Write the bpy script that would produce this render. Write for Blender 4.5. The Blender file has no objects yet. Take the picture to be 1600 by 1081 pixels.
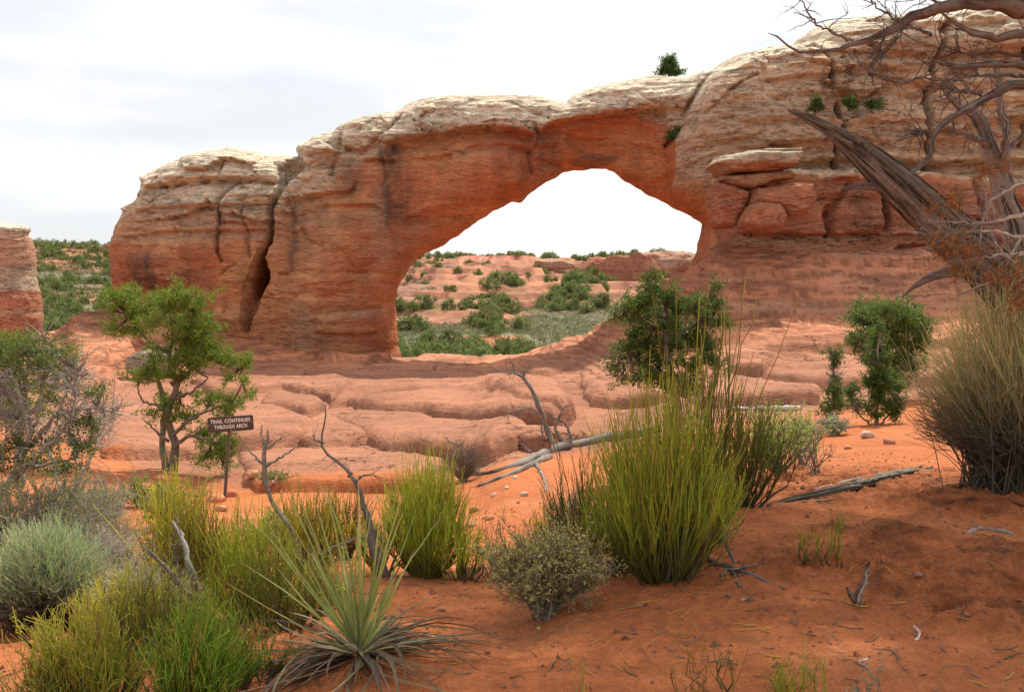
import bpy, math, random
import numpy as np
from mathutils import Vector
# ---------------------------------------------------------------- camera, sky, sun
F = 1386.0                      # focal length in pixels of the 1600 wide photograph
PITCH = math.radians(4.56)
sc = bpy.context.scene
cam_d = bpy.data.cameras.new('camera'); cam = bpy.data.objects.new('camera', cam_d)
sc.collection.objects.link(cam); sc.camera = cam
cam_d.sensor_width = 36.0; cam_d.lens = 36.0 * F / 1600.0
cam_d.clip_start = 0.05; cam_d.clip_end = 9000.0
cam.location = (0, 0, 0); cam.rotation_euler = (math.pi/2 - PITCH, 0, 0)
sc.view_settings.view_transform = 'Standard'; sc.view_settings.look = 'None'
sc.view_settings.exposure = 0.60; sc.view_settings.gamma = 1.0
SUN_EL, SUN_AZ = math.radians(55), math.radians(24)     # azimuth from +Y towards +X
sunv = Vector((math.sin(SUN_AZ)*math.cos(SUN_EL), math.cos(SUN_AZ)*math.cos(SUN_EL), math.sin(SUN_EL)))
sl = bpy.data.lights.new('sun', 'SUN'); sl.energy = 3.9; sl.angle = math.radians(1.2); sl.color = (1.0, 0.93, 0.80)
so = bpy.data.objects.new('sun', sl); sc.collection.objects.link(so); so.rotation_euler = sunv.to_track_quat('Z', 'Y').to_euler()
w = bpy.data.worlds.new('World'); sc.world = w; w.use_nodes = True
nt = w.node_tree; N = nt.nodes; L = nt.links; N.clear()
out = N.new('ShaderNodeOutputWorld'); bg = N.new('ShaderNodeBackground'); bg.inputs['Strength'].default_value = 0.12
sky = N.new('ShaderNodeTexSky'); sky.sky_type = 'NISHITA'; sky.sun_disc = False
sky.sun_elevation = SUN_EL; sky.sun_rotation = SUN_AZ; sky.dust_density = 2.0
tc = N.new('ShaderNodeTexCoord'); mp = N.new('ShaderNodeMapping'); mp.inputs['Scale'].default_value = (1.0, 1.0, 3.6)
mp.inputs['Rotation'].default_value = (0.0, 0.16, 0.4)
n1 = N.new('ShaderNodeTexNoise'); n1.inputs['Scale'].default_value = 1.7; n1.inputs['Detail'].default_value = 7; n1.inputs['Roughness'].default_value = 0.5
r1 = N.new('ShaderNodeValToRGB'); r1.color_ramp.elements[0].position = 0.30; r1.color_ramp.elements[1].position = 0.62
r1.color_ramp.elements[0].color = (0.74, 0.74, 0.74, 1); r1.color_ramp.elements[1].color = (1, 1, 1, 1)
n2 = N.new('ShaderNodeTexNoise'); n2.inputs['Scale'].default_value = 2.6; n2.inputs['Detail'].default_value = 5
mp2 = N.new('ShaderNodeMapping'); mp2.inputs['Scale'].default_value = (1.0, 1.0, 4.5); mp2.inputs['Location'].default_value = (3.1, 1.7, 0.4)
r2 = N.new('ShaderNodeValToRGB'); r2.color_ramp.elements[0].position = 0.36; r2.color_ramp.elements[1].position = 0.60
r2.color_ramp.elements[0].color = (4.9, 5.05, 5.25, 1); r2.color_ramp.elements[1].color = (6.5, 6.4, 6.25, 1)
mx = N.new('ShaderNodeMix'); mx.data_type = 'RGBA'; mx.clamp_factor = True
L.new(tc.outputs['Generated'], mp.inputs['Vector']); L.new(tc.outputs['Generated'], mp2.inputs['Vector'])
L.new(mp.outputs[0], n1.inputs['Vector']); L.new(mp2.outputs[0], n2.inputs['Vector'])
L.new(n1.outputs[0], r1.inputs[0])
sxyz = N.new('ShaderNodeSeparateXYZ'); ma = N.new('ShaderNodeMath'); ma.operation = 'MULTIPLY_ADD'; ma.inputs[1].default_value = 0.16
L.new(tc.outputs['Generated'], sxyz.inputs[0]); L.new(sxyz.outputs[0], ma.inputs[0]); L.new(n2.outputs[0], ma.inputs[2]); L.new(ma.outputs[0], r2.inputs[0]); L.new(r1.outputs[0], mx.inputs[0]); L.new(sky.outputs[0], mx.inputs[6]); L.new(r2.outputs[0], mx.inputs[7])
L.new(mx.outputs[2], bg.inputs['Color']); L.new(bg.outputs[0], out.inputs['Surface'])
# ---------------------------------------------------------------- helpers
R = np.random.default_rng(11); random.seed(11)
def ray(px, py):
    cx = (np.asarray(px, float)-800)/F; cz = (540.5-np.asarray(py, float))/F
    c, s = math.cos(PITCH), math.sin(PITCH)
    y = c + cz*s; z = -s + cz*c
    return cx/y, z/y            # x and z for every metre of depth along +Y
def P(px, py, d):
    a, b = ray(px, py); return np.array([a*d, d, b*d])
def S(r, g, b):
    f = lambda c: ((c/255+0.055)/1.055)**2.4 if c > 10 else c/255/12.92
    return (f(r), f(g), f(b))
_pm = R.permutation(1024); _pm = np.concatenate([_pm, _pm]); _vt = R.random(1024)*2-1
def vn(x, y, z=None, seed=0):
    x = np.asarray(x, float); y = np.asarray(y, float)
    xi = np.floor(x).astype(np.int64); yi = np.floor(y).astype(np.int64)
    fx = x-xi; fy = y-yi; fx = fx*fx*(3-2*fx); fy = fy*fy*(3-2*fy)
    if z is None:
        h = lambda i, j: _vt[_pm[(_pm[(i+seed*37) & 1023]+j) & 1023]]
        a = h(xi, yi); b = h(xi+1, yi); c = h(xi, yi+1); d = h(xi+1, yi+1)
        return (a+(b-a)*fx)+((c+(d-c)*fx)-(a+(b-a)*fx))*fy
    z = np.asarray(z, float); zi = np.floor(z).astype(np.int64); fz = z-zi; fz = fz*fz*(3-2*fz)
    h = lambda i, j, k: _vt[_pm[(_pm[(_pm[(i+seed*37) & 1023]+j) & 1023]+k) & 1023]]
    r = []
    for k in (0, 1):
        a = h(xi, yi, zi+k); b = h(xi+1, yi, zi+k); c = h(xi, yi+1, zi+k); d = h(xi+1, yi+1, zi+k)
        p = a+(b-a)*fx; q = c+(d-c)*fx; r.append(p+(q-p)*fy)
    return r[0]+(r[1]-r[0])*fz
def fbm(x, y, z=None, oc=4, seed=0, g=0.5, ridge=False):
    t = 0; a = 1; s = 0
    for o in range(oc):
        k = 2.03**o
        v = vn(x*k, y*k, None if z is None else z*k, seed+o)
        if ridge: v = 1-2*np.abs(v)
        t = t+a*v; s += a; a *= g
    return t/s
def sstep(a, b, x):
    t = np.clip((x-a)/(b-a), 0, 1); return t*t*(3-2*t)
def segd(x, y, pts, closed=False):
    """distance to a polyline"""
    pts = np.asarray(pts, float); n = len(pts); best = np.full(np.shape(x), 1e9)
    for i in range(n if closed else n-1):
        a = pts[i]; b = pts[(i+1) % n]; d = b-a; q = d@d+1e-12
        t = np.clip(((x-a[0])*d[0]+(y-a[1])*d[1])/q, 0, 1)
        best = np.minimum(best, (x-a[0]-t*d[0])**2+(y-a[1]-t*d[1])**2)
    return np.sqrt(best)
def inpoly(x, y, pts):
    pts = np.asarray(pts, float); n = len(pts); ins = np.zeros(np.shape(x), bool)
    for i in range(n):
        x0, y0 = pts[i]; x1, y1 = pts[(i+1) % n]
        if y0 == y1: continue
        c = ((y0 > y) != (y1 > y)) & (x < (x1-x0)*(y-y0)/(y1-y0)+x0); ins ^= c
    return ins
def polyd(x, y, pts):
    """signed distance, positive inside"""
    d = segd(x, y, pts, True); return np.where(inpoly(x, y, pts), d, -d)
def link(o, parent=None):
    sc.collection.objects.link(o)
    if parent is not None: o.parent = parent
    return o
def mesh(name, V, Fc, mat, col=None, parent=None, smooth=True, loc=None, attrs=None):
    """V (n,3); Fc list of (m,3) or (m,4) index arrays; col (n,3) per vertex"""
    V = np.asarray(V, np.float32)
    if loc is not None: V = V-np.asarray(loc, np.float32)
    if not isinstance(Fc, list): Fc = [Fc]
    Fc = [f for f in Fc if len(f)]
    me = bpy.data.meshes.new(name)
    me.vertices.add(len(V)); me.vertices.foreach_set('co', V.ravel())
    tot = np.concatenate([np.full(len(f), f.shape[1], np.int32) for f in Fc]); idx = np.concatenate([f.ravel() for f in Fc]).astype(np.int32)
    me.loops.add(len(idx)); me.loops.foreach_set('vertex_index', idx)
    st = np.concatenate([[0], np.cumsum(tot)[:-1]]).astype(np.int32)
    me.polygons.add(len(tot)); me.polygons.foreach_set('loop_start', st); me.polygons.foreach_set('loop_total', tot)
    me.polygons.foreach_set('use_smooth', np.full(len(tot), smooth))
    if col is not None:
        at = me.color_attributes.new('col', 'FLOAT_COLOR', 'POINT')
        c = np.ones((len(V), 4), np.float32); c[:, :col.shape[1]] = np.clip(col, 0, 1); at.data.foreach_set('color', c.ravel())
    me.update(calc_edges=True)
    me.materials.append(mat)
    o = bpy.data.objects.new(name, me)
    if loc is not None: o.location = loc
    return link(o, parent)
def tag(o, label=None, cat=None, group=None, kind=None):
    for k, v in (('label', label), ('category', cat), ('group', group), ('kind', kind)):
        if v: o[k] = v
    return o
def thing(name, loc, label, cat, group=None, rz=0):
    o = bpy.data.objects.new(name, None); o.empty_display_size = 0.1; link(o); o.location = loc; o.rotation_euler = (0, 0, rz)
    return tag(o, label, cat, group)
def kids(o): return [c for c in bpy.data.objects if c.parent == o]
# ---------------------------------------------------------------- materials
def mat(name, rough=0.9, noise=(6, 0.25), bumps=(), transl=0.0, spec=0.15, stretch=(1, 1, 1), fine=None, cracks=()):
    """attribute colour x noise, optional bump layers (scale, distance, stretch)"""
    m = bpy.data.materials.new(name); m.use_nodes = True; nt = m.node_tree; N = nt.nodes; L = nt.links
    b = N['Principled BSDF']; b.inputs['Roughness'].default_value = rough; b.inputs['Specular IOR Level'].default_value = spec
    at = N.new('ShaderNodeAttribute'); at.attribute_name = 'col'
    geo = N.new('ShaderNodeNewGeometry')
    cur = at.outputs['Color']
    for (scl, amt, st) in [(noise[0], noise[1], stretch)]+([fine] if fine else []):
        mpn = N.new('ShaderNodeMapping'); mpn.inputs['Scale'].default_value = st; L.new(geo.outputs['Position'], mpn.inputs['Vector'])
        no = N.new('ShaderNodeTexNoise'); no.inputs['Scale'].default_value = scl; no.inputs['Detail'].default_value = 8; no.inputs['Roughness'].default_value = 0.65
        L.new(mpn.outputs[0], no.inputs['Vector'])
        mr = N.new('ShaderNodeMapRange'); mr.inputs[1].default_value = 0.25; mr.inputs[2].default_value = 0.75
        mr.inputs[3].default_value = 1-amt; mr.inputs[4].default_value = 1+amt; L.new(no.outputs[0], mr.inputs[0])
        mu = N.new('ShaderNodeVectorMath'); mu.operation = 'SCALE'; L.new(cur, mu.inputs[0]); L.new(mr.outputs[0], mu.inputs['Scale']); cur = mu.outputs[0]
    prev = None
    for (scl, wid, dep, dk, st, cut) in cracks:      # thin broken joints: contour lines of a stretched noise
        mpn = N.new('ShaderNodeMapping'); mpn.inputs['Scale'].default_value = st; L.new(geo.outputs['Position'], mpn.inputs['Vector'])
        no = N.new('ShaderNodeTexNoise'); no.inputs['Scale'].default_value = scl; no.inputs['Detail'].default_value = 5; no.inputs['Roughness'].default_value = 0.55; L.new(mpn.outputs[0], no.inputs['Vector'])
        mk = N.new('ShaderNodeTexNoise'); mk.inputs['Scale'].default_value = scl*.45; mk.inputs['Detail'].default_value = 3; L.new(geo.outputs['Position'], mk.inputs['Vector'])
        a1 = N.new('ShaderNodeMath'); a1.operation = 'SUBTRACT'; L.new(no.outputs[0], a1.inputs[0]); a1.inputs[1].default_value = 0.5
        a2 = N.new('ShaderNodeMath'); a2.operation = 'ABSOLUTE'; L.new(a1.outputs[0], a2.inputs[0])
        mr = N.new('ShaderNodeMapRange'); mr.interpolation_type = 'SMOOTHSTEP'; mr.inputs[1].default_value = 0; mr.inputs[2].default_value = wid; mr.inputs[3].default_value = 1; mr.inputs[4].default_value = 0; L.new(a2.outputs[0], mr.inputs[0])
        m2 = N.new('ShaderNodeMapRange'); m2.inputs[1].default_value = cut; m2.inputs[2].default_value = cut+.1; L.new(mk.outputs[0], m2.inputs[0])
        pr = N.new('ShaderNodeMath'); pr.operation = 'MULTIPLY'; L.new(mr.outputs[0], pr.inputs[0]); L.new(m2.outputs[0], pr.inputs[1])
        p2 = N.new('ShaderNodeMath'); p2.operation = 'MULTIPLY'; L.new(pr.outputs[0], p2.inputs[0]); L.new(at.outputs['Alpha'], p2.inputs[1])
        iv = N.new('ShaderNodeMath'); iv.operation = 'MULTIPLY_ADD'; L.new(p2.outputs[0], iv.inputs[0]); iv.inputs[1].default_value = -dk; iv.inputs[2].default_value = 1
        mu = N.new('ShaderNodeVectorMath'); mu.operation = 'SCALE'; L.new(cur, mu.inputs[0]); L.new(iv.outputs[0], mu.inputs['Scale']); cur = mu.outputs[0]
        bp = N.new('ShaderNodeBump'); bp.invert = True; bp.inputs['Strength'].default_value = 1; bp.inputs['Distance'].default_value = dep; L.new(p2.outputs[0], bp.inputs['Height'])
        if prev: L.new(prev, bp.inputs['Normal'])
        prev = bp.outputs[0]
    L.new(cur, b.inputs['Base Color'])
    for (scl, dist, st) in bumps:
        mpn = N.new('ShaderNodeMapping'); mpn.inputs['Scale'].default_value = st; L.new(geo.outputs['Position'], mpn.inputs['Vector'])
        no = N.new('ShaderNodeTexNoise'); no.inputs['Scale'].default_value = scl; no.inputs['Detail'].default_value = 9; no.inputs['Roughness'].default_value = 0.62
        L.new(mpn.outputs[0], no.inputs['Vector'])
        bp = N.new('ShaderNodeBump'); bp.inputs['Strength'].default_value = 1.0; bp.inputs['Distance'].default_value = dist
        L.new(no.outputs[0], bp.inputs['Height'])
        if prev: L.new(prev, bp.inputs['Normal'])
        prev = bp.outputs[0]
    if prev: L.new(prev, b.inputs['Normal'])
    if transl:
        tr = N.new('ShaderNodeBsdfTranslucent'); mxs = N.new('ShaderNodeMixShader'); mxs.inputs[0].default_value = transl
        L.new(cur, tr.inputs['Color']); L.new(b.outputs[0], mxs.inputs[1]); L.new(tr.outputs[0], mxs.inputs[2])
        L.new(mxs.outputs[0], N['Material Output'].inputs['Surface'])
    return m
M_ground = mat('ground_material', noise=(1.3, 0.13), bumps=[(1.3, 0.22, (.7, .7, 4)), (8, 0.05, (1, 1, 2.5)), (40, 0.02, (1, 1, 1))], fine=(24, 0.24, (1, 1, 1)), cracks=[(.22, .006, .12, .6, (1, 1.3, 5), .50), (.9, .008, .05, .5, (.6, .8, 4), .49)])
M_rock = mat('sandstone', noise=(0.9, 0.16), stretch=(0.5, 0.5, 1.6), bumps=[(0.8, 0.55, (0.5, 0.5, 3.4)), (3.2, 0.22, (0.7, 0.7, 2.0)), (12, 0.06, (0.8, 0.8, 1.5))], fine=(6, 0.32, (0.5, 0.5, 2.2)), cracks=[(.22, .007, .25, .62, (.8, .8, 4.5), .46), (.75, .010, .12, .55, (.6, .6, 4.0), .46), (.20, .005, .2, .5, (2.6, 2.6, .5), .53), (2.6, .02, .05, .35, (.6, .6, 2.4), .44)])
M_stone = mat('loose_stone', noise=(6, 0.2), bumps=[(8, 0.05, (1, 1, 1.6))])
M_leaf = mat('leaf', rough=0.55, noise=(25, 0.22), transl=0.42, spec=0.3)
M_stem = mat('green_stem', rough=0.55, noise=(20, 0.22), transl=0.48, spec=0.3)
M_wood = mat('weathered_wood', rough=0.85, noise=(30, 0.35), bumps=[(60, 0.01, (1, 1, 1))])
M_far = mat('far_foliage', rough=0.9, noise=(2.0, 0.35), transl=0.35)
M_metal = mat('sign_metal', rough=0.45, noise=(20, 0.12), spec=0.5)
# ---------------------------------------------------------------- batches of tubes and leaves
def tubes(P3, rad, col, sides=4):
    """P3 (n,k,3), rad (n,k), col (n,3)|(n,k,3) -> V,F,C"""
    P3 = np.asarray(P3, float); n, k, _ = P3.shape; rad = np.broadcast_to(rad, (n, k)); col = np.asarray(col, float)
    if col.ndim == 1: col = np.broadcast_to(col, (n, 3))
    if col.ndim == 2: col = np.repeat(col[:, None, :], k, 1)
    T = np.gradient(P3, axis=1); T /= np.linalg.norm(T, axis=2, keepdims=True)+1e-9
    m = T.mean(1); ax = np.eye(3)[np.argmin(np.abs(m), axis=1)]
    A = np.cross(T, ax[:, None, :]); A /= np.linalg.norm(A, axis=2, keepdims=True)+1e-9; B = np.cross(T, A)
    th = np.arange(sides)*2*math.pi/sides
    V = P3[:, :, None, :]+rad[:, :, None, None]*(np.cos(th)[None, None, :, None]*A[:, :, None, :]+np.sin(th)[None, None, :, None]*B[:, :, None, :])
    base = (np.arange(n)*k*sides)[:, None, None]; i = np.arange(k-1)[None, :, None]; j = np.arange(sides)[None, None, :]; j2 = (j+1) % sides
    f = np.stack([base+i*sides+j, base+i*sides+j2, base+(i+1)*sides+j2, base+(i+1)*sides+j], -1).reshape(-1, 4)
    C = np.repeat(col[:, :, None, :], sides, 2).reshape(-1, 3)
    return V.reshape(-1, 3), f, C
def leaves(c, d, L_, W_, col, rng=R, fold=0.0):
    """diamond leaves: centres c (n,3), direction d (n,3)"""
    n = len(c); d = d/(np.linalg.norm(d, axis=1, keepdims=True)+1e-9); r = rng.normal(size=(n, 3))
    s = np.cross(d, r); s /= np.linalg.norm(s, axis=1, keepdims=True)+1e-9
    L_ = np.broadcast_to(L_, n)[:, None]; W_ = np.broadcast_to(W_, n)[:, None]
    V = np.stack([c-d*L_*.5, c+s*W_*.5+d*L_*.05, c+d*L_*.5, c-s*W_*.5+d*L_*.05], 1).reshape(-1, 3)
    f = np.arange(n*4).reshape(n, 4); col = np.broadcast_to(col, (n, 3))
    return V, f, np.repeat(col, 4, 0)
def join(*parts):
    Vs, Fs, Cs, o = [], [], [], 0
    for V, f, C in parts:
        if len(V) == 0: continue
        Vs.append(V); Fs.append(f+o); Cs.append(C); o += len(V)
    return np.concatenate(Vs), Fs, np.concatenate(Cs)
def resamp(pts, k):
    pts = np.asarray(pts, float); s = np.concatenate([[0], np.cumsum(np.linalg.norm(np.diff(pts, axis=0), axis=1))]); t = np.linspace(0, s[-1], k)
    return np.stack([np.interp(t, s, pts[:, i]) for i in range(pts.shape[1])], 1)
def smoothline(pts, k):
    """Catmull-Rom through points of any width (xyz + radius), resampled"""
    p = np.asarray(pts, float); q = np.vstack([2*p[0]-p[1], p, 2*p[-1]-p[-2]]); o = []
    for i in range(1, len(q)-2):
        for t in np.linspace(0, 1, 8, endpoint=False):
            a, b, c, d = q[i-1], q[i], q[i+1], q[i+2]
            o.append(0.5*((2*b)+(c-a)*t+(2*a-5*b+4*c-d)*t*t+(3*b-a-3*c+d)*t**3))
    o.append(p[-1]); return resamp(o, k)
# ---------------------------------------------------------------- terrain: (depth, row) profiles read off the photograph, turned into real heights
def rowz(d, row): return ray(800, row)[1]*d
NEAR = [(0.01, None), (2.2, None)]
cols = {
 -300: [(4, 1030), (5.5, 960), (8, 890), (12, 810), (20, 700), (30, 620), (46, 560), (52, 540), (60, 560), (80, 530), (100, 500), (130, 460), (160, 425), (190, 400), (225, 386), (260, 386), (900, 420)],
 0:   [(4, 1030), (5.5, 960), (8, 880), (12, 805), (20, 690), (30, 615), (44, 560), (50, 530), (60, 560), (80, 530), (100, 500), (130, 460), (160, 425), (190, 403), (225, 388), (260, 388), (900, 420)],
 130: [(4, 1022), (5.5, 950), (8, 878), (12, 805), (20, 695), (30, 625), (40, 560), (47, 505), (52, 520), (60, 560), (80, 530), (100, 500), (130, 460), (160, 425), (190, 400), (225, 386), (260, 386), (900, 420)],
 210: [(4, 1018), (5.5, 948), (8, 875), (12, 808), (20, 705), (30, 632), (40, 575), (46, 490), (52, 500), (60, 520), (80, 520), (100, 500), (130, 460), (160, 430), (190, 405), (225, 395), (260, 395), (900, 420)],
 330: [(4, 1005), (5.5, 938), (8, 868), (12, 806), (15, 777), (20, 717), (30, 645), (40, 598), (44, 570), (48, 520), (54, 520), (70, 580), (150, 500), (300, 430), (900, 422)],
 560: [(3.8, 1020), (4.5, 960), (5.3, 902), (7, 872), (10, 838), (13, 800), (18, 738), (25, 668), (35, 612), (41, 592), (46, 572), (50, 568), (56, 580), (70, 608), (90, 572), (110, 553), (115, 527), (135, 505), (150, 492), (200, 462), (240, 440), (270, 424), (310, 411), (360, 404), (430, 402), (900, 422)],
 720: [(3.6, 1045), (4.5, 972), (5.3, 912), (7, 868), (10, 815), (13, 775), (18, 725), (25, 662), (35, 610), (42, 588), (48, 572), (52, 568), (58, 585), (70, 608), (90, 572), (110, 551), (115, 527), (135, 508), (150, 494), (200, 462), (240, 440), (270, 424), (310, 411), (360, 404), (430, 403), (900, 422)],
 800: [(3.5, 1060), (4.5, 975), (5.3, 915), (7, 860), (10, 800), (12.6, 752), (17, 712), (25, 650), (35, 604), (42, 580), (48, 562), (52, 556), (58, 575), (70, 600), (90, 570), (110, 548), (115, 527), (135, 508), (150, 494), (200, 462), (240, 440), (270, 424), (310, 411), (360, 404), (430, 403), (900, 422)],
 900: [(3.5, 1060), (4.9, 912), (7, 845), (10, 795), (14, 740), (20, 685), (28, 640), (36, 600), (42, 565), (47, 536), (51, 531), (58, 560), (75, 600), (110, 548), (135, 515), (170, 488), (200, 470), (240, 440), (280, 424), (310, 411), (360, 404), (430, 403), (900, 422)],
 960: [(3.5, 1060), (4.9, 905), (7, 838), (10, 785), (14, 733), (20, 678), (28, 632), (35, 590), (41, 545), (46, 505), (50, 497), (58, 540), (75, 600), (110, 548), (135, 515), (170, 488), (200, 470), (240, 440), (280, 424), (310, 411), (360, 404), (430, 403), (900, 422)],
 1050:[(3.5, 1060), (4.9, 895), (6.6, 812), (8, 790), (12, 730), (16, 688), (22, 645), (30, 600), (36, 560), (41, 500), (46, 450), (49, 437), (56, 500), (75, 590), (110, 548), (135, 515), (170, 488), (200, 470), (240, 440), (280, 424), (310, 411), (360, 404), (430, 403), (900, 422)],
 1130:[(3.5, 1055), (4.9, 890), (6.4, 796), (8, 780), (12, 718), (16, 675), (22, 636), (28, 604), (33, 566), (38, 500), (42.5, 405), (46, 380), (56, 500), (75, 590), (110, 548), (200, 470), (300, 425), (900, 422)],
 1250:[(3.5, 1055), (4.9, 885), (6.4, 788), (7.6, 768), (10, 725), (16, 668), (22, 628), (28, 600), (33, 556), (38, 480), (42, 392), (46, 385), (60, 420), (100, 430), (900, 422)],
 1400:[(3.5, 1050), (4.9, 882), (6.4, 787), (7.6, 758), (10, 715), (16, 655), (22, 622), (27, 600), (33, 548), (38, 472), (42, 392), (46, 388), (60, 420), (100, 430), (900, 422)],
 1600:[(3.5, 1045), (4.9, 872), (6.4, 790), (7.4, 768), (10, 705), (16, 648), (22, 612), (27, 590), (33, 540), (38, 470), (42, 392), (46, 388), (60, 420), (100, 430), (900, 422)],
 2000:[(3.5, 1045), (4.9, 865), (6.4, 780), (7.4, 755), (10, 695), (16, 640), (22, 600), (27, 580), (33, 540), (38, 470), (42, 392), (46, 388), (60, 420), (100, 430), (900, 422)],
}
_ck = sorted(cols); _q = np.linspace(0, math.log(1200/2.2), 900)
_tab = []
for c in _ck:
    pr = [(2.2, -1.66)]+[(d, rowz(d, r)) for d, r in cols[c]]+[(1200, rowz(1200, 424))]
    ds = np.log(np.array([p[0] for p in pr])/2.2); zs = np.array([p[1] for p in pr])
    z = np.interp(_q, ds, zs); k = np.array([1, 2, 3, 2, 1])/9.0
    z2 = np.convolve(np.pad(z, 2, 'edge'), k, 'valid'); _tab.append(z2)
_tab = np.array(_tab)
def base_z(x, y):
    x = np.asarray(x, float); y = np.asarray(y, float)
    r = np.hypot(x, y); th = np.clip(np.arctan2(x, y), -0.75, 0.75)
    s = 800+F*np.tan(th); dep = np.maximum(np.where(np.abs(np.arctan2(x, y)) < 0.75, y, r*math.cos(0.75)), 0.02)
    q = np.clip(np.log(np.maximum(dep, 2.2)/2.2)/_q[-1]*(len(_q)-1), 0, len(_q)-1.001)
    qi = q.astype(int); qf = q-qi
    ci = np.clip(np.searchsorted(_ck, s)-1, 0, len(_ck)-2); c0 = np.array(_ck)[ci]; c1 = np.array(_ck)[ci+1]
    f = np.clip((s-c0)/(c1-c0), 0, 1); f = f*f*(3-2*f)*0.6+f*0.4
    a = _tab[ci, qi]*(1-qf)+_tab[ci, qi+1]*qf; b = _tab[ci+1, qi]*(1-qf)+_tab[ci+1, qi+1]*qf
    return a*(1-f)+b*f
def on_base(px, row, dmin=8.0, dmax=60):
    """first point beyond dmin where the sight line through a pixel meets the smooth terrain"""
    d = np.geomspace(dmin, dmax, 900); a, b = ray(px, row); z = base_z(a*d, d); k = np.argmax(b*d <= z+1e-6)
    if not (b*d <= z+1e-6).any(): k = len(d)-1
    return float(a*d[k]), float(d[k])
SLABS = [  # slickrock pillows (outline in the photograph, height, edge radius)
 ([(300, 608), (370, 597), (430, 588), (520, 590), (545, 607), (520, 632), (490, 622), (440, 614), (395, 625), (340, 632)], .42, .9),
 ([(408, 637), (425, 622), (470, 620), (500, 635), (503, 646), (485, 654), (430, 646)], .42, .7),
 ([(330, 645), (408, 640), (485, 658), (468, 690), (440, 706), (350, 712)], .45, .9),
 ([(545, 607), (640, 592), (780, 586), (850, 598), (740, 610), (640, 616), (560, 632), (520, 642)], .38, .9),
 ([(548, 634), (640, 621), (740, 605), (790, 612), (880, 640), (893, 660), (870, 674), (790, 664), (720, 664), (680, 660), (620, 650), (560, 644)], .62, 1.0),
 ([(742, 614), (780, 606), (830, 602), (872, 625), (900, 655), (880, 668), (800, 642), (760, 632)], .85, .9),
 ([(474, 672), (500, 652), (530, 655), (560, 685), (572, 693), (500, 706), (470, 698)], .32, .6),
 ([(520, 652), (560, 646), (640, 652), (680, 663), (740, 667), (800, 670), (835, 700), (770, 722), (690, 722), (620, 712), (580, 692)], .5, .9),
 ([(756, 682), (850, 673), (905, 690), (850, 710), (790, 702)], .4, .6),
 ([(380, 712), (480, 702), (580, 700), (690, 730), (640, 765), (400, 765)], .3, .9),
 ([(495, 566), (540, 548), (600, 545), (625, 566), (600, 573), (520, 573)], .5, .8),
 ([(620, 575), (720, 566), (850, 560), (900, 575), (860, 590), (700, 586)], .25, 1.2),
 ([(1140, 560), (1175, 545), (1205, 560), (1200, 588), (1150, 585)], .5, .8),
 ([(1120, 548), (1200, 530), (1330, 525), (1500, 530), (1500, 556), (1300, 556), (1200, 552)], .55, .8),
 ([(1195, 565), (1300, 560), (1480, 562), (1480, 600), (1300, 610), (1200, 600)], .45, .8),
 ([(1050, 605), (1130, 592), (1280, 612), (1270, 632), (1100, 640)], .4, .8),
 ([(900, 600), (960, 590), (1040, 600), (1030, 632), (930, 640)], .5, 1.2),
 ([(108, 525), (140, 498), (195, 500), (215, 530), (200, 580), (120, 590)], .7, 1.3),
 ([(150, 650), (230, 630), (330, 640), (360, 690), (300, 720), (170, 720)], .35, .9),
]
_SL = []
for pts, hh, rr in SLABS: _SL.append((np.array([on_base(a, b) for a, b in pts]), hh, rr))
def rockness(x, y):
    s = 800+F*x/np.maximum(y, .1)
    edge = np.interp(s, [-300, 100, 200, 330, 420, 560, 700, 800, 900, 1050, 1200, 1300, 1500, 2000], [24, 21, 17.5, 17, 16.5, 16, 15.5, 16.2, 17, 17, 18, 19.5, 22, 24])
    return sstep(-1.2, 1.2, y-edge+1.3*fbm(x*.6, y*.6, seed=21, oc=3))*sstep(64, 56, y)
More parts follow.
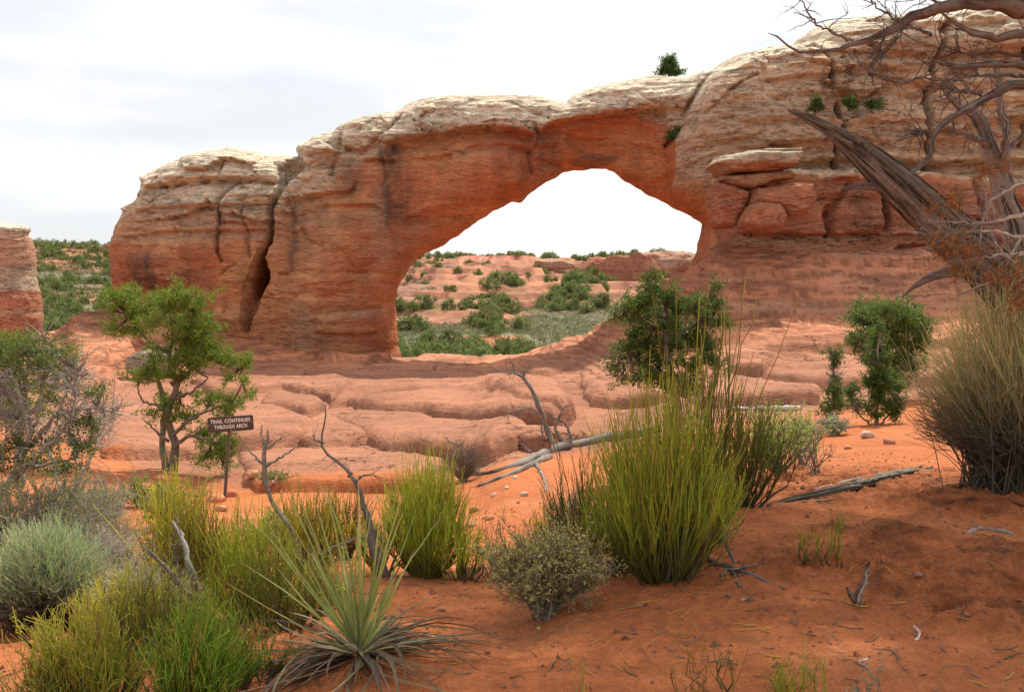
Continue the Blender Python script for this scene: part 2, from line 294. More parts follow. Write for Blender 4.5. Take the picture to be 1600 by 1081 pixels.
def ground_detail(x, y):
    rk = rockness(x, y); r = np.hypot(x, y)
    z = 0.05*fbm(x*.55, y*.55, seed=3, oc=4)*(1-rk)*np.clip(r/3, .3, 1)*sstep(70, 40, r)
    z = z+0.016*fbm(x*3.3, y*3.3, seed=5, oc=3)*(1-rk)*sstep(24, 12, r)+0.006*fbm(x*13, y*13, seed=6, oc=2)*(1-rk)*sstep(9, 5, r)
    # churned crust on the right
    cr = sstep(.05, .45, fbm(x*.9+4, y*.9, seed=8, oc=4)+.6*sstep(.9, 2.0, x)-.12)*sstep(11, 8, r)*(1-rk)*(x > 0)
    z = z+cr*(.075*fbm(x*5, y*5, seed=9, oc=5, ridge=True)+.04)+.010*fbm(x*9, y*9, seed=10, oc=3, ridge=True)*(1-rk)*sstep(10, 6, r)
    sl = np.zeros(np.shape(x)); wx = x+.22*fbm(x*.9, y*.9, seed=14, oc=4); wy = y+.4*fbm(x*.7, y*.4, seed=15, oc=3)
    for pts, hh, rr in _SL:
        near = (x > pts[:, 0].min()-3) & (x < pts[:, 0].max()+3) & (y > pts[:, 1].min()-3) & (y < pts[:, 1].max()+3)
        if not near.any(): continue
        d = polyd(wx[near], wy[near], pts) if np.ndim(x) else polyd(wx, wy, pts)
        t = np.clip((d+.10)/(rr*.55), 0, 1); yy_ = (wy[near] if np.ndim(x) else wy); h = hh*np.sqrt(np.clip(1-(1-t)**2.3, 0, 1))*(1-.75*np.clip((yy_-pts[:, 1].min())/(np.ptp(pts[:, 1])+.1), 0, 1))
        if np.ndim(x): sl[near] = np.maximum(sl[near], h*1.0)
        else: sl = np.maximum(sl, h)
    z = z+sl*sstep(9, 14, r)
    # bedding ledges on the slickrock and the apron under the cliff
    bz = base_z(x, y); q = bz*2.6+.5*fbm(x*.25, y*.25, seed=30, oc=3); fr = q-np.floor(q)
    steep = sstep(30, 36, y)*(x > 6)
    q2 = bz*1.1+.6*fbm(x*.18, y*.18, seed=33, oc=4)+.03*x; f2_ = q2-np.floor(q2); q3 = bz*6+.8*fbm(x*.3, y*.3, seed=34, oc=3); f3_ = q3-np.floor(q3)
    ap_ = sstep(24, 31, y)*sstep(62, 56, y); z = z+rk*ap_*(.34*(sstep(0, .16, f2_)-f2_)*sstep(-.2, .3, fbm(x*.2, y*.3, seed=35, oc=2)+.15)+.10*(sstep(.0, .25, f3_)-f3_)+.16*fbm(x*.8, y*.8, seed=36, oc=5)*steep)
    z = z+rk*steep*.10*(sstep(.0, .25, fr)-fr)+rk*.035*fbm(x*2.6, y*2.6, seed=37, oc=3, ridge=True)+rk*(.05*fbm(x*.9, y*.9, seed=31, oc=4)+.14*fbm(x*.22, y*.3, seed=32, oc=2)*sstep(14, 30, y))
    # far hills: sandstone fins and benches
    far = sstep(66, 110, y)
    fh = np.clip(fbm(x*.022+2, y*.016, seed=40, oc=4, ridge=True)*1.2-.1, 0, 1)*4.2*sstep(140, 190, y)*sstep(330, 260, y)
    st = (.9*np.abs(fbm(x*.06, y*.05, seed=41, oc=4)))*far*3.0*sstep(130, 170, y)*sstep(380, 330, y)
    s = 800+F*x/np.maximum(y, .1); leftk = sstep(420, 300, s)
    hh_ = (fh*1.3+st)*(1-leftk*.85); qq = (hh_+bz)/1.5+.35*fbm(x*.05, y*.05, seed=44, oc=3); fq = qq-np.floor(qq); terr = (sstep(.55, .8, fq)-fq)*1.2*(.4+1.2*np.clip(fbm(x*.05, y*.05, seed=45, oc=3)+.4, 0, 1))*sstep(126, 140, y)*sstep(340, 310, y)*(1-sstep(168, 150, y)*sstep(800, 860, s))*(1-leftk*.6)
    z = z+hh_+terr+far*.5*fbm(x*.03, y*.03, seed=42, oc=3)
    return z
def gz(x, y):
    x = np.atleast_1d(np.asarray(x, float)); y = np.atleast_1d(np.asarray(y, float)); return base_z(x, y)+ground_detail(x, y)
def at(px, d, dz=0.0):
    a, _ = ray(px, 430); x = float(a*d); return np.array([x, d, float(gz(x, d)[0])+dz])
th = np.concatenate([np.linspace(-math.pi, -.66, 60)[:-1], np.linspace(-.66, .66, 1000), np.linspace(.66, math.pi, 60)[1:]])
rr = np.concatenate([[0.3, .8, 1.2, 1.6], np.geomspace(2.0, 62, 760), np.geomspace(62.6, 450, 330)[0:], np.geomspace(480, 5000, 40)])
TH, RR = np.meshgrid(th, rr); X = (RR*np.sin(TH)).astype(float); Y = RR*np.cos(TH)
Z = base_z(X, Y)+ground_detail(X, Y)
rk = rockness(X, Y)
sand = np.array([.50, .158, .058]); srock = np.array([.385, .172, .102]); red = np.array([.56, .22, .11])
n1_ = fbm(X*.5, Y*.5, seed=50, oc=4)[..., None]; n2_ = fbm(X*.13, Y*.13, seed=51, oc=3)[..., None]
CR = (sstep(.05, .45, fbm(X*.9+4, Y*.9, seed=8, oc=4)+.6*sstep(.9, 2.0, X)-.12)*sstep(11, 8, RR)*(X > 0))[..., None]; gr = sstep(.1, .5, fbm(X*7, Y*7, seed=58, oc=3))[..., None]
C = sand*(1+.10*n1_-.30*gr*(.25+CR)-.14*CR-.27*CR*sstep(.0, .3, fbm(X*2.4, Y*2.4, seed=66, oc=4))[..., None])+np.array([.06, .05, .03])*np.clip(fbm(X*1.4, Y*1.4, seed=52, oc=3)[..., None], 0, 1)
ap = (sstep(30, 37, Y)*(X > 5)+sstep(40, 44, Y)*(X <= 5)*(X > -15)+sstep(30, 38, Y)*(X <= -15))[..., None]        # deeper red near the fin
bed = fbm(X*.15, Z*4.5, seed=55, oc=4)[..., None]
xb = fbm(X*.5+Z*6, Y*2.2, seed=57, oc=4)[..., None]; rkcol = (srock*(1+.16*n1_+.16*xb))*(1-ap)+(red*(1+.22*n1_+.45*bed+.2*xb)+.02)*ap
pale = sstep(.15, .5, fbm(X*.12, Z*2.2, seed=56, oc=3))[..., None]*ap*.35
rkcol = rkcol*(1-pale)+np.array([.52, .28, .18])*pale
ln_ = sstep(.25, .7, fbm(X*.35, Z*7+.4*Y*(1-ap[..., 0]), seed=59, oc=4, ridge=True))[..., None]; rkcol = rkcol*(1-.45*ln_*(.35+.65*ap)); dv = sstep(.1, .5, fbm(X*.3, Y*.5+Z, seed=60, oc=5))[..., None]*ap; rkcol = rkcol*(1-.35*dv)
C = C*(1-rk[..., None])+rkcol*rk[..., None]
far = sstep(62, 70, Y)[..., None]
soil = np.array([.40, .18, .10])*(1+.2*n2_); sage = np.array([.12, .13, .06])
tz = np.gradient(Z, axis=0)/np.maximum(np.gradient(RR, axis=0), .01)
rocky = (sstep(.16, .34, tz)*.7+sstep(.0, .3, fbm(X*.03, Y*.03, seed=61, oc=4)))[..., None].clip(0, 1)
SS = 800+F*X/np.maximum(Y, .1)
meadow = (sstep(112, 118, Y)*sstep(166, 150, Y)*sstep(.0, .2, fbm(X*.03+7, Y*.03, seed=62, oc=2)+.25))[..., None]
leftr = sstep(850, 790, SS)*sstep(560, 600, SS); rbk = (sstep(128, 140, Y)*leftr+sstep(168, 176, Y)*sstep(560, 600, SS))*sstep(-.35, .1, fbm(X*.04, Y*.05, seed=64, oc=4)); rocky = np.maximum(rocky, (rbk*.95)[..., None]); meadow = meadow*(1-leftr*sstep(124, 130, Y))[..., None]
lowveg = sstep(-.1, .25, fbm(X*.08, Y*.08, seed=63, oc=3))[..., None]*.6
fc = soil*(1-rocky)+np.array([.37, .165, .10])*rocky*(1+.5*n1_+.6*n2_)
fc = fc*(1-lowveg*(1-rocky))+sage*lowveg*(1-rocky)
fc = fc*(1-meadow*.8)+np.array([.15, .16, .10])*meadow*.8
cut = (sstep(109.6, 110.6, Y)*sstep(116, 115, Y)*sstep(-.1, .1, fbm(X*.12, Y*.2, seed=65, oc=4)+.9*sstep(665, 700, SS)*sstep(825, 780, SS)-.45))[..., None]; fc = fc*(1-cut)+np.array([.46, .19, .10])*(1+.5*n1_)*cut; nc_ = (sstep(100, 108, Y)*sstep(120, 116, Y))[..., None]*(1-cut); fc = fc*(1-nc_*.85)+np.array([.17, .18, .09])*nc_*.85
mf = (sstep(66, 80, Y)*sstep(109, 105, Y))[..., None]; fc = fc*(1-mf*.85)+np.array([.13, .16, .06])*mf*.85
C = C*(1-far)+fc*far
behind = (Y < 0)[..., None]; C = np.where(behind, sand, C)
nr, nc = X.shape; ii = (np.arange(nr-1)[:, None]*nc+np.arange(nc-1)[None, :])
FQ = np.stack([ii, ii+1, ii+nc+1, ii+nc], -1).reshape(-1, 4)
V = np.stack([X, Y, Z], -1).reshape(-1, 3)
cen = len(V); V = np.vstack([V, [[0, 0, -1.66]]])
tri = np.stack([np.arange(nc-1)+1, np.arange(nc-1), np.full(nc-1, cen)], -1)
Cc = np.vstack([C.reshape(-1, 3), [sand]])
Cc = np.hstack([Cc, np.append((rk+.5*far[..., 0]*rocky[..., 0]).clip(0, 1).ravel(), 0)[:, None]]); g = mesh('ground', V, [FQ[:, ::-1], tri], M_ground, Cc); tag(g, 'red desert sand and pink slickrock running from the camera to the wooded far ridge', 'ground', kind='structure')
# ---------------------------------------------------------------- the sandstone fin with its arch
def ymid(x): return 50.5-0.05*x
def wall(px, py, off=0.0):
    a, b = ray(px, py); y = (50.5+off)/(1+.05*a); return np.array([a*y, b*y])
def WL(pts, off=-3.0): return np.array([wall(p[0], p[1], off) for p in pts])
OUT = [(150, 640), (192, 470), (186, 400), (188, 378), (197, 350), (205, 335), (197, 330), (203, 324), (224, 315), (234, 292), (230, 277), (262, 263), (292, 248), (330, 238), (370, 234), (405, 238), (420, 246), (445, 243), (468, 247), (474, 252), (466, 238), (474, 228), (500, 215), (524, 208), (532, 198), (556, 188), (590, 180), (620, 176), (640, 165), (665, 157), (700, 153), (740, 150), (790, 152), (850, 155), (880, 162), (892, 152), (915, 142), (950, 133), (985, 126), (1020, 122), (1062, 124), (1085, 117), (1110, 114), (1125, 100), (1140, 92), (1170, 86), (1190, 80), (1236, 77), (1243, 64), (1262, 50), (1300, 38), (1360, 32), (1430, 25), (1500, 18), (1600, 10), (1750, 0), (1900, 10), (1990, 60), (2020, 640), (1062, 640), (1072, 430), (1090, 395), (1095, 372), (1101, 349)]
APE = [(1101, 349), (1085, 341), (1058, 328), (1030, 312), (1000, 296), (976, 283), (962, 270), (948, 264), (900, 264), (882, 268), (862, 280), (842, 291), (830, 302), (812, 318), (800, 317), (775, 329), (745, 346), (720, 365), (690, 384), (660, 399), (640, 417), (623, 445), (618, 470), (619, 500), (622, 540), (630, 575), (632, 640)]
OP = WL(OUT+APE, 0.0); AP_ = WL(APE, 0.0)
du = 0.085
U = np.arange(-25.5, 46.5, du); Vv = np.arange(-7.0, 15.2, du); Wg = np.arange(-8.2, 6.5, du)
UU, VV = np.meshgrid(U, Vv, indexing='ij')
jit = .10*fbm(UU*.8, VV*2.2, seed=70, oc=4)
d2 = polyd(UU, VV, OP)+jit*sstep(0, .5, np.abs(VV+10)); dap = segd(UU, VV, AP_)
dtop = segd(UU, VV, WL(OUT, 0.0))
uA, uR = wall(425, 400)[0], wall(1075, 300)[0]
T = 2.9+.9*sstep(uA+1, uA-1, UU)+1.6*sstep(uR-2, uR+3, UU)
Rr = np.where(dap < dtop, 3.0, 1.9+1.2*sstep(uR, uR+3, UU)); Rr = Rr*(1+.25*fbm(UU*.3, VV*.3, seed=77, oc=2))
t = np.clip(d2/Rr, -3, 1); prof = np.where(t > 0, np.sqrt(np.clip(1-(1-np.clip(t, 0, 1))**2, 0, 1)), 3*t)
rel = np.zeros_like(UU); WX = fbm(UU*1.5, VV*1.5, seed=71, oc=4); WY = fbm(UU, VV, seed=72, oc=3)
def cells(x, y, seed):
    xi = np.floor(x).astype(int); yi = np.floor(y).astype(int); f1 = np.full(x.shape, 9.); f2 = f1.copy(); val = np.zeros_like(x); gx = np.zeros_like(x)
    h = lambda i, j, k: _vt[_pm[(_pm[(i+seed) & 1023]+j+k*57) & 1023]]
    for i in (-1, 0, 1):
        for j in (-1, 0, 1):
            a = xi+i; b = yi+j; cx = a+.5+.42*h(a, b, 1); cy = b+.5+.42*h(a, b, 2); dd = np.abs(x-cx)*.6+np.abs(y-cy)*.6+.4*np.hypot(x-cx, y-cy); v_ = h(a, b, 3)+(x-cx)*h(a, b, 4)*1.2+(y-cy)*h(a, b, 5)*1.2
            m = dd < f1; f2 = np.where(m, f1, np.minimum(f2, dd)); val = np.where(m, v_, val); f1 = np.where(m, dd, f1)
    return val, f2-f1
c1v, c1e = cells(UU/2.6+.25*WX, VV/1.3+.2*WY, 3); c2v, c2e = cells(UU/.9+.3*WX, VV/.38+.3*WY, 9)
def lineat(pts):
    q = WL(pts); q = q[np.argsort(q[:, 0])]; return q, np.interp(UU, q[:, 0], q[:, 1])
def ledge(pts, amp, h, soft=.12):
    global rel
    q, vl = lineat(pts); vl = vl+.07*fbm(UU*1.3, UU*0, seed=int(pts[0][0]) % 97, oc=3)
    k = sstep(q[0, 0]-.05, q[0, 0]+.4, UU)*sstep(q[-1, 0]+.05, q[-1, 0]-.4, UU)
    b = vl-VV; rel = rel-amp*k*sstep(0, soft, b)*np.exp(-np.clip(b, 0, 50)/h)+amp*.35*k*sstep(0, -.05, b)*np.exp(-np.clip(-b, 0, 50)/(h*.6))
def crack(pts, dep, wd):
    global rel
    q = WL(pts); d = segd(UU+.16*WX, VV+.12*WY, q); w_ = np.maximum(.075, wd*.62)*(1+.5*WX); rel = rel-dep*.72*(1+.5*WY)*np.exp(-(d/w_)**2)
def block(pts, amp, r, pw=2):
    global rel
    d = polyd(UU+.12*fbm(UU*1.2, VV*1.2, seed=73, oc=3), VV+.1*fbm(UU*1.1, VV*1.4, seed=74, oc=3), WL(pts)); tt = np.clip(d/r, 0, 1)
    rel = rel+amp*np.sqrt(1-(1-tt)**pw)
big = fbm(UU*.16, VV*.22, seed=75, oc=3)
rel += .55*big+.22*fbm(UU*.55, VV*.7, seed=76, oc=3)
# bedding: thin ledges, strongest in the pale upper beds
cl_px = [(150, 350), (200, 338), (290, 345), (345, 352), (430, 350), (470, 320), (540, 270), (600, 232), (640, 212), (700, 204), (730, 198), (790, 198), (815, 205), (838, 210), (862, 192), (900, 184), (960, 174), (1000, 172), (1050, 200), (1055, 290), (1110, 300), (1150, 290), (1400, 292), (1900, 300)]
q, vcream = lineat(cl_px); up = sstep(-.6, .4, VV-vcream)
bedv = VV+.25*fbm(UU*.12, VV*.2, seed=80, oc=3)+.02*UU
def saw(q): fr = q-np.floor(q); return sstep(0, .3, fr)-fr
rel += (.10+.20*up)*saw(bedv*1.05)*(.5+.5*fbm(UU*.2, VV*.5, seed=81, oc=2))+(.04+.09*up)*saw(bedv*2.9+fbm(UU*.3, VV, seed=82, oc=2))+.03*fbm(UU*1.6, VV*5, seed=83, oc=3)
vert = sstep(.35, .6, fbm(UU*.55, VV*.07, seed=84, oc=3)); rel -= .12*vert*(1-up)
cm1 = sstep(-.25, .25, fbm(UU*.12, VV*.2, seed=85, oc=2)+.2*up); rel += .30*c1v*cm1*(.5+.7*up)-.10*np.exp(-(c1e/.05)**2)*cm1*(.4+.6*up); rel += .11*c2v*(.25+.75*up)*sstep(-.3, .3, fbm(UU*.3, VV*.4, seed=86, oc=2)+.3*up)
# left butte
ledge([(228, 292), (262, 290), (300, 283), (350, 279), (380, 280), (432, 282)], .75, .55)
ledge([(210, 328), (290, 322), (344, 322)], .45, .6); ledge([(347, 322), (400, 318), (432, 314)], .45, .35)
ledge([(348, 346), (395, 349), (425, 343)], .4, .35); ledge([(195, 370), (260, 362), (340, 362), (425, 357)], .3, .3)
ledge([(300, 262), (345, 262)], .25, .3)
crack([(350, 250), (349, 285)], .5, .12); crack([(372, 285), (350, 312), (346, 365), (345, 395), (350, 410)], .7, .13); crack([(382, 315), (384, 350), (392, 372), (394, 400)], .45, .1)
block([(185, 395), (215, 385), (270, 390), (310, 420), (300, 455), (210, 450)], .35, 1.2)
block([(355, 240), (405, 240), (432, 262), (430, 280), (352, 278)], .4, .6); block([(365, 286), (432, 284), (432, 312), (352, 318)], .35, .5)
crack([(432, 262), (432, 300), (421, 322), (417, 380)], 1.4, .22)
block([(416, 372), (421, 440), (407, 468), (399, 500), (391, 524), (383, 520), (381, 480), (384, 440), (400, 408)], -1.6, .6)
block([(414, 378), (419, 436), (405, 462), (390, 470), (388, 440), (402, 412)], -3.2, .5)
crack([(350, 432), (362, 420), (372, 416)], .5, .12)
for (a, b, c) in ((258, 290, 6), (284, 285, 10), (322, 282, 8)): block([(a-c, b), (a, b-4), (c+a, b-1), (a+c, b+5), (a-c, b+6)], -.6, .2)
# arch, left limb
block([(437, 244), (468, 246), (472, 262), (440, 300), (433, 285)], -1.6, .4)
ledge([(466, 241), (490, 236), (525, 232)], .5, .35); ledge([(528, 226), (560, 231), (578, 227)], .6, .5)
crack([(622, 178), (602, 204), (580, 226)], .6, .13); crack([(528, 205), (526, 240), (518, 275)], .5, .15)
block([(420, 315), (470, 268), (520, 262), (530, 310), (470, 335), (425, 330)], .3, .8)
ledge([(600, 224), (640, 214), (700, 205), (730, 198), (790, 198), (815, 206), (838, 208)], .85, 1.5)
ledge([(622, 243), (660, 246), (715, 237), (735, 226), (790, 224), (832, 227)], .3, .4)
ledge([(440, 318), (495, 302), (520, 300), (548, 296), (558, 282)], .55, .5)
ledge([(500, 320), (540, 318), (585, 320), (600, 330)], .35, .7)
ledge([(560, 246), (600, 249), (622, 247)], .35, .3); crack([(600, 245), (601, 280), (595, 290)], .25, .1)
ledge([(630, 338), (660, 335), (720, 330), (775, 322)], .35, .35)
block([(706, 238), (790, 230), (822, 270), (815, 300), (760, 322), (655, 330), (680, 290)], .38, .35)
block([(535, 325), (590, 330), (600, 400), (560, 420), (520, 380)], .3, 1.0)
ledge([(425, 428), (446, 428), (465, 424), (600, 420)], .14, .4); crack([(434, 428), (448, 427)], .5, .12)
block([(492, 492), (560, 484), (600, 482), (604, 520), (560, 524), (492, 522)], .5, .45)
block([(420, 430), (520, 420), (600, 430), (600, 478), (500, 490), (420, 500)], .2, .6)
crack([(600, 476), (606, 520)], .4, .12)
fl = inpoly(UU, VV, WL([(592, 480), (618, 455), (634, 640), (612, 640)])).astype(float)*sstep(0, .3, d2); rel += fl*(.22*fbm(UU*3.6+.4*WX, VV*.35, seed=87, oc=3, ridge=True)+.1)
# middle joint and right limb of the arch
crack([(836, 196), (841, 212), (838, 226)], .5, .14); crack([(828, 234), (828, 252), (830, 268)], .45, .12)
ledge([(790, 227), (838, 229), (880, 220)], .35, .3); ledge([(830, 245), (870, 243)], .2, .2)
ledge([(842, 208), (862, 192), (900, 184), (960, 174), (975, 173), (1000, 168), (1045, 168)], .75, 1.3)
block([(885, 205), (970, 185), (1020, 195), (1042, 235), (1050, 262), (960, 252), (890, 228)], -.55, .8)
ledge([(893, 208), (920, 211), (960, 206)], .3, .25); ledge([(835, 252), (880, 246), (935, 252)], .3, .5)
ledge([(975, 215), (1010, 220), (1040, 232)], .25, .25); ledge([(970, 280), (1010, 278), (1050, 272)], .4, .5)
ledge([(770, 330), (812, 300), (830, 285)], .3, .5)
block([(975, 146), (1010, 140), (1050, 143), (1080, 140), (1078, 160), (1000, 164)], .3, .3)
crack([(1002, 148), (1006, 156), (1025, 164)], .35, .1); crack([(790, 157), (820, 170), (855, 183)], .4, .1)
ledge([(1000, 167), (1078, 168)], .4, .5)
# cliff to the right
block([(1112, 114), (1150, 60), (1990, -40), (2030, 640), (1095, 640), (1100, 345), (1060, 300), (1043, 262), (1045, 215), (1072, 170)], 1.1, 1.1)
crack([(1112, 116), (1080, 155), (1056, 205), (1043, 225)], .9, .2); crack([(1165, 130), (1125, 155), (1090, 190)], .5, .08)
block([(1120, 100), (1165, 100), (1168, 220), (1120, 235), (1075, 215), (1090, 160)], .4, .6)
crack([(1262, 84), (1270, 120), (1274, 152)], 1.3, .13); crack([(1285, 175), (1286, 240), (1286, 285)], 1.5, .15)
crack([(1455, 52), (1432, 96), (1420, 130), (1412, 180), (1413, 232), (1425, 268)], 1.5, .16)
crack([(1545, 60), (1560, 130), (1552, 240)], 1.0, .14)
ledge([(1170, 100), (1262, 96), (1340, 100), (1430, 104), (1560, 96), (1700, 100)], .45, .5); ledge([(1242, 78), (1300, 66), (1400, 60), (1500, 52), (1650, 50)], .4, .4)
ledge([(1170, 138), (1262, 132), (1290, 122), (1400, 128)], .35, .4); ledge([(1170, 165), (1275, 160), (1340, 158), (1412, 164)], .3, .3)
ledge([(1130, 205), (1230, 200), (1285, 206), (1412, 200), (1560, 206)], .25, .3); ledge([(1065, 262), (1110, 245), (1200, 232), (1285, 236)], .25, .3)
ledge([(1062, 240), (1110, 232), (1160, 228)], .2, .2); ledge([(1412, 230), (1500, 226), (1650, 232)], .3, .4)
ledge([(1180, 262), (1285, 256), (1420, 262), (1540, 258), (1700, 262)], .8, .5)
block([(1104, 272), (1150, 268), (1250, 274), (1340, 271), (1375, 274), (1450, 283), (1530, 290), (2030, 292), (2060, 640), (1090, 640), (1102, 350)], 2.0, .55)
ledge([(1245, 292), (1340, 296), (1400, 300)], .3, .3); ledge([(1150, 322), (1225, 318)], .2, .3)
crack([(1333, 300), (1331, 340), (1330, 368)], 1.2, .22); crack([(1248, 335), (1250, 372)], .8, .2); crack([(1160, 300), (1160, 330), (1150, 358)], .8, .16)
crack([(1275, 300), (1250, 345)], .7, .18); crack([(1465, 300), (1468, 370)], .8, .18)
block([(1112, 300), (1160, 304), (1155, 352), (1140, 360), (1110, 356)], .35, .6); block([(1255, 304), (1328, 304), (1328, 368), (1255, 368)], .25, .5)
ledge([(1105, 366), (1160, 370), (1330, 372), (1500, 374), (1800, 378)], .55, .35)
block([(1335, 400), (1345, 388), (1370, 384), (1395, 388), (1405, 398), (1370, 402)], -.7, .4); block([(1165, 398), (1190, 396), (1185, 408), (1165, 408)], -.4, .25)
block([(1390, 340), (1500, 345), (1520, 366), (1400, 368)], -.5, .4)
Hf = T*prof+rel*sstep(-.1, .9, d2)+np.where(d2 < 0, d2*4, 0); Hb = T*prof*(1+.2*big)+.3*saw(bedv*1.05)*sstep(0, .8, d2)
Fv = np.maximum(-Wg[None, None, :]-Hf[..., None], Wg[None, None, :]-Hb[..., None]).astype(np.float32)
def surface_nets(A, o, h):
    s = A < 0; nx, ny, nz = A.shape
    cnt = np.zeros((nx-1, ny-1, nz-1), np.int8)
    for i in (0, 1):
        for j in (0, 1):
            for k in (0, 1): cnt += s[i:nx-1+i, j:ny-1+j, k:nz-1+k]
    act = (cnt > 0) & (cnt < 8); idx = -np.ones(act.shape, np.int32); ijk = np.argwhere(act); idx[act] = np.arange(len(ijk))
    acc = np.zeros((len(ijk), 3)); num = np.zeros(len(ijk)); I, J, K = ijk.T
    cor = [(i, j, k) for i in (0, 1) for j in (0, 1) for k in (0, 1)]
    for a in cor:
        for ax in range(3):
            if a[ax]: continue
            b = list(a); b[ax] = 1
            va = A[I+a[0], J+a[1], K+a[2]]; vb = A[I+b[0], J+b[1], K+b[2]]; m = (va < 0) != (vb < 0)
            tt = np.where(m, va/np.where(m, va-vb, 1), 0); p = np.array(a, float)[None]+tt[:, None]*np.eye(3)[ax]
            acc[m] += p[m]; num += m
    V = (ijk+acc/num[:, None])*h+np.array(o); Q = []
    for ax in range(3):
        sl0 = [slice(1, -1)]*3; sl0[ax] = slice(0, -1); sl1 = list(sl0); sl1[ax] = slice(1, None)
        a = s[tuple(sl0)]; b = s[tuple(sl1)]; e = np.argwhere(a != b); o_ = np.ones(3, int); o_[ax] = 0; e = e+o_
        fl = s[e[:, 0], e[:, 1], e[:, 2]]; u1 = np.eye(3, dtype=int)[(ax+1) % 3]; u2 = np.eye(3, dtype=int)[(ax+2) % 3]
        g = lambda q: idx[q[:, 0], q[:, 1], q[:, 2]]
        quad = np.stack([g(e-u1-u2), g(e-u2), g(e), g(e-u1)], 1); quad[~fl] = quad[~fl][:, ::-1]; Q.append(quad)
    return V, np.concatenate(Q)
V, Q = surface_nets(Fv, (U[0], Vv[0], Wg[0]), du); del Fv
V = V.astype(float); u, v, wv = V.T
n3 = fbm(u*.9, v*2.6, wv*.9, oc=4, seed=90); V[:, 2] += .10*n3*np.sign(wv)
V[:, 1] += .06*fbm(u*2, v*2, wv*2, oc=3, seed=91); u, v, wv = V.T
# colour of the beds
def c2(pts): q = WL(pts); return np.interp(u, q[:, 0], q[:, 1])
vc = c2(cl_px)
red_ = np.array([.58, .215, .10]); org = np.array([.70, .35, .165]); tan = np.array([.68, .49, .325]); crm = np.array([.84, .72, .54]); dark = np.array([.13, .085, .065])
nA = fbm(u*.35, v*.45, wv*.3, oc=4, seed=95); nB = fbm(u*.25, v*2.8, wv*.2, oc=4, seed=96); nC = fbm(u*1.6, v*.22, wv*.5, oc=4, seed=97); nD = fbm(u*2.2, v*6, wv*1.5, oc=4, seed=99)
kk = sstep(-.2, .5, nA)[:, None]; col = red_*(1-kk)+org*kk; col = col*(1+.14*nB[:, None]+.30*nC[:, None])
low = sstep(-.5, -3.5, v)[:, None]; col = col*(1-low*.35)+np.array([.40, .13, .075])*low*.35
tanm = sstep(-.22, .22, v-vc+.5*nA)                                     # pale upper beds
isR = sstep(uR-1.5, uR+.5, u); uL = uA
tz_ = np.maximum(tanm, .55*sstep(-2.2, .3, v-vc+1.2*nA)*sstep(wall(620, 300)[0], wall(520, 300)[0], u))
tcol = tan*(1+.34*nB[:, None]+.18*nA[:, None]); pk = sstep(.15, .6, nA+.5*nC)[:, None]*(.30-.05*isR[:, None]); tcol = tcol*(1-pk)+np.array([.50, .24, .14])*pk
ctop = c2([(150, 300), (230, 318), (290, 322), (345, 324), (432, 318), (470, 262), (525, 222), (600, 216), (640, 208), (730, 194), (838, 200), (870, 180), (960, 168), (1000, 164), (1080, 155), (1110, 128), (1240, 96), (1300, 72), (1900, 60)])
cm = sstep(-.45, .3, v-ctop+.6*nB)[:, None]*.95; cmn = crm*(1+.16*nB[:, None]); tcol = tcol*(1-cm)+cmn*cm
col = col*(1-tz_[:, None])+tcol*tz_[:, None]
tier = (u > wall(1103, 300)[0])*sstep(0, .15, c2([(1100, 296), (1250, 290), (1400, 296), (1900, 310)])-v)
tc_ = (np.array([.50, .22, .125])*(1+.2*nA[:, None]+.15*nB[:, None])); col = col*(1-tier[:, None])+tc_*tier[:, None]
band = np.exp(-((v-c2([(1095, 378), (1160, 380), (1300, 376), (1500, 372), (1900, 372)]))/.14)**2)*(u > wall(1108, 300)[0])*(.6+.5*nC).clip(0, 1); band = band[:, None]
col = col*(1-band)+np.array([.52, .40, .27])*band
b2 = np.exp(-((v-c2([(150, 375), (345, 368), (430, 370), (470, 372)]))/.16)**2)*sstep(uA+2, uA, u)*.6; col = col*(1-b2[:, None])+np.array([.5, .36, .24])*b2[:, None]
# desert varnish running down the faces
st = np.zeros(len(u))
for (px, r0, r1, wd, am) in ((545, 245, 300, .9, .5), (610, 225, 350, .8, .85), (625, 290, 345, .7, .7), (455, 320, 420, .35, .8), (476, 322, 395, .3, .5), (500, 322, 352, .8, .5), (238, 395, 455, 1.3, .7), (290, 420, 460, 1.6, .35), (845, 198, 262, .8, .45), (690, 186, 208, 2.2, .35), (350, 315, 360, .25, .5), (1350, 80, 120, 3.0, .35), (1300, 305, 365, .9, .45), (1480, 95, 130, 3.0, .4), (560, 330, 352, 2.4, .4), (1200, 175, 220, 2.0, .18), (655, 330, 345, 1.2, .3), (760, 196, 206, 2.0, .35)):
    q0 = wall(px, r0, -3); q1 = wall(px, r1, -3)
    st = np.maximum(st, am*np.exp(-((u-q0[0]+.25*nB)/wd)**2)*sstep(q0[1]+.3, q0[1]-.3, v)*sstep(q1[1]-1.2, q1[1]+.6, v+.8*nC))
st = np.maximum(st, .38*sstep(.25, .6, nC)*sstep(-.2, .3, nA)*sstep(2.6, 1.6, np.abs(v-c2([(150, 380), (430, 360), (620, 310), (900, 250), (1900, 200)]))))
st = (st*(.95+.9*fbm(u*3, v*1.1, wv, oc=3, seed=98))).clip(0, .9)[:, None]; col = col*(1-st)+dark*st
pit = sstep(.18, .55, nD)[:, None]*(.16+.24*tz_[:, None]); col = col*(1-pit)+dark*pit
fl_ = inpoly(u, v, WL([(592, 480), (618, 455), (640, 640), (612, 640)]))[:, None]*.75; col = col*(1-fl_)+np.array([.62, .26, .12])*(1+.5*nC[:, None])*fl_  # bright orange painted on the fluted foot, standing in for sunlight through the opening
wl = np.zeros(len(u))                                                   # pale mineral washes and lichen
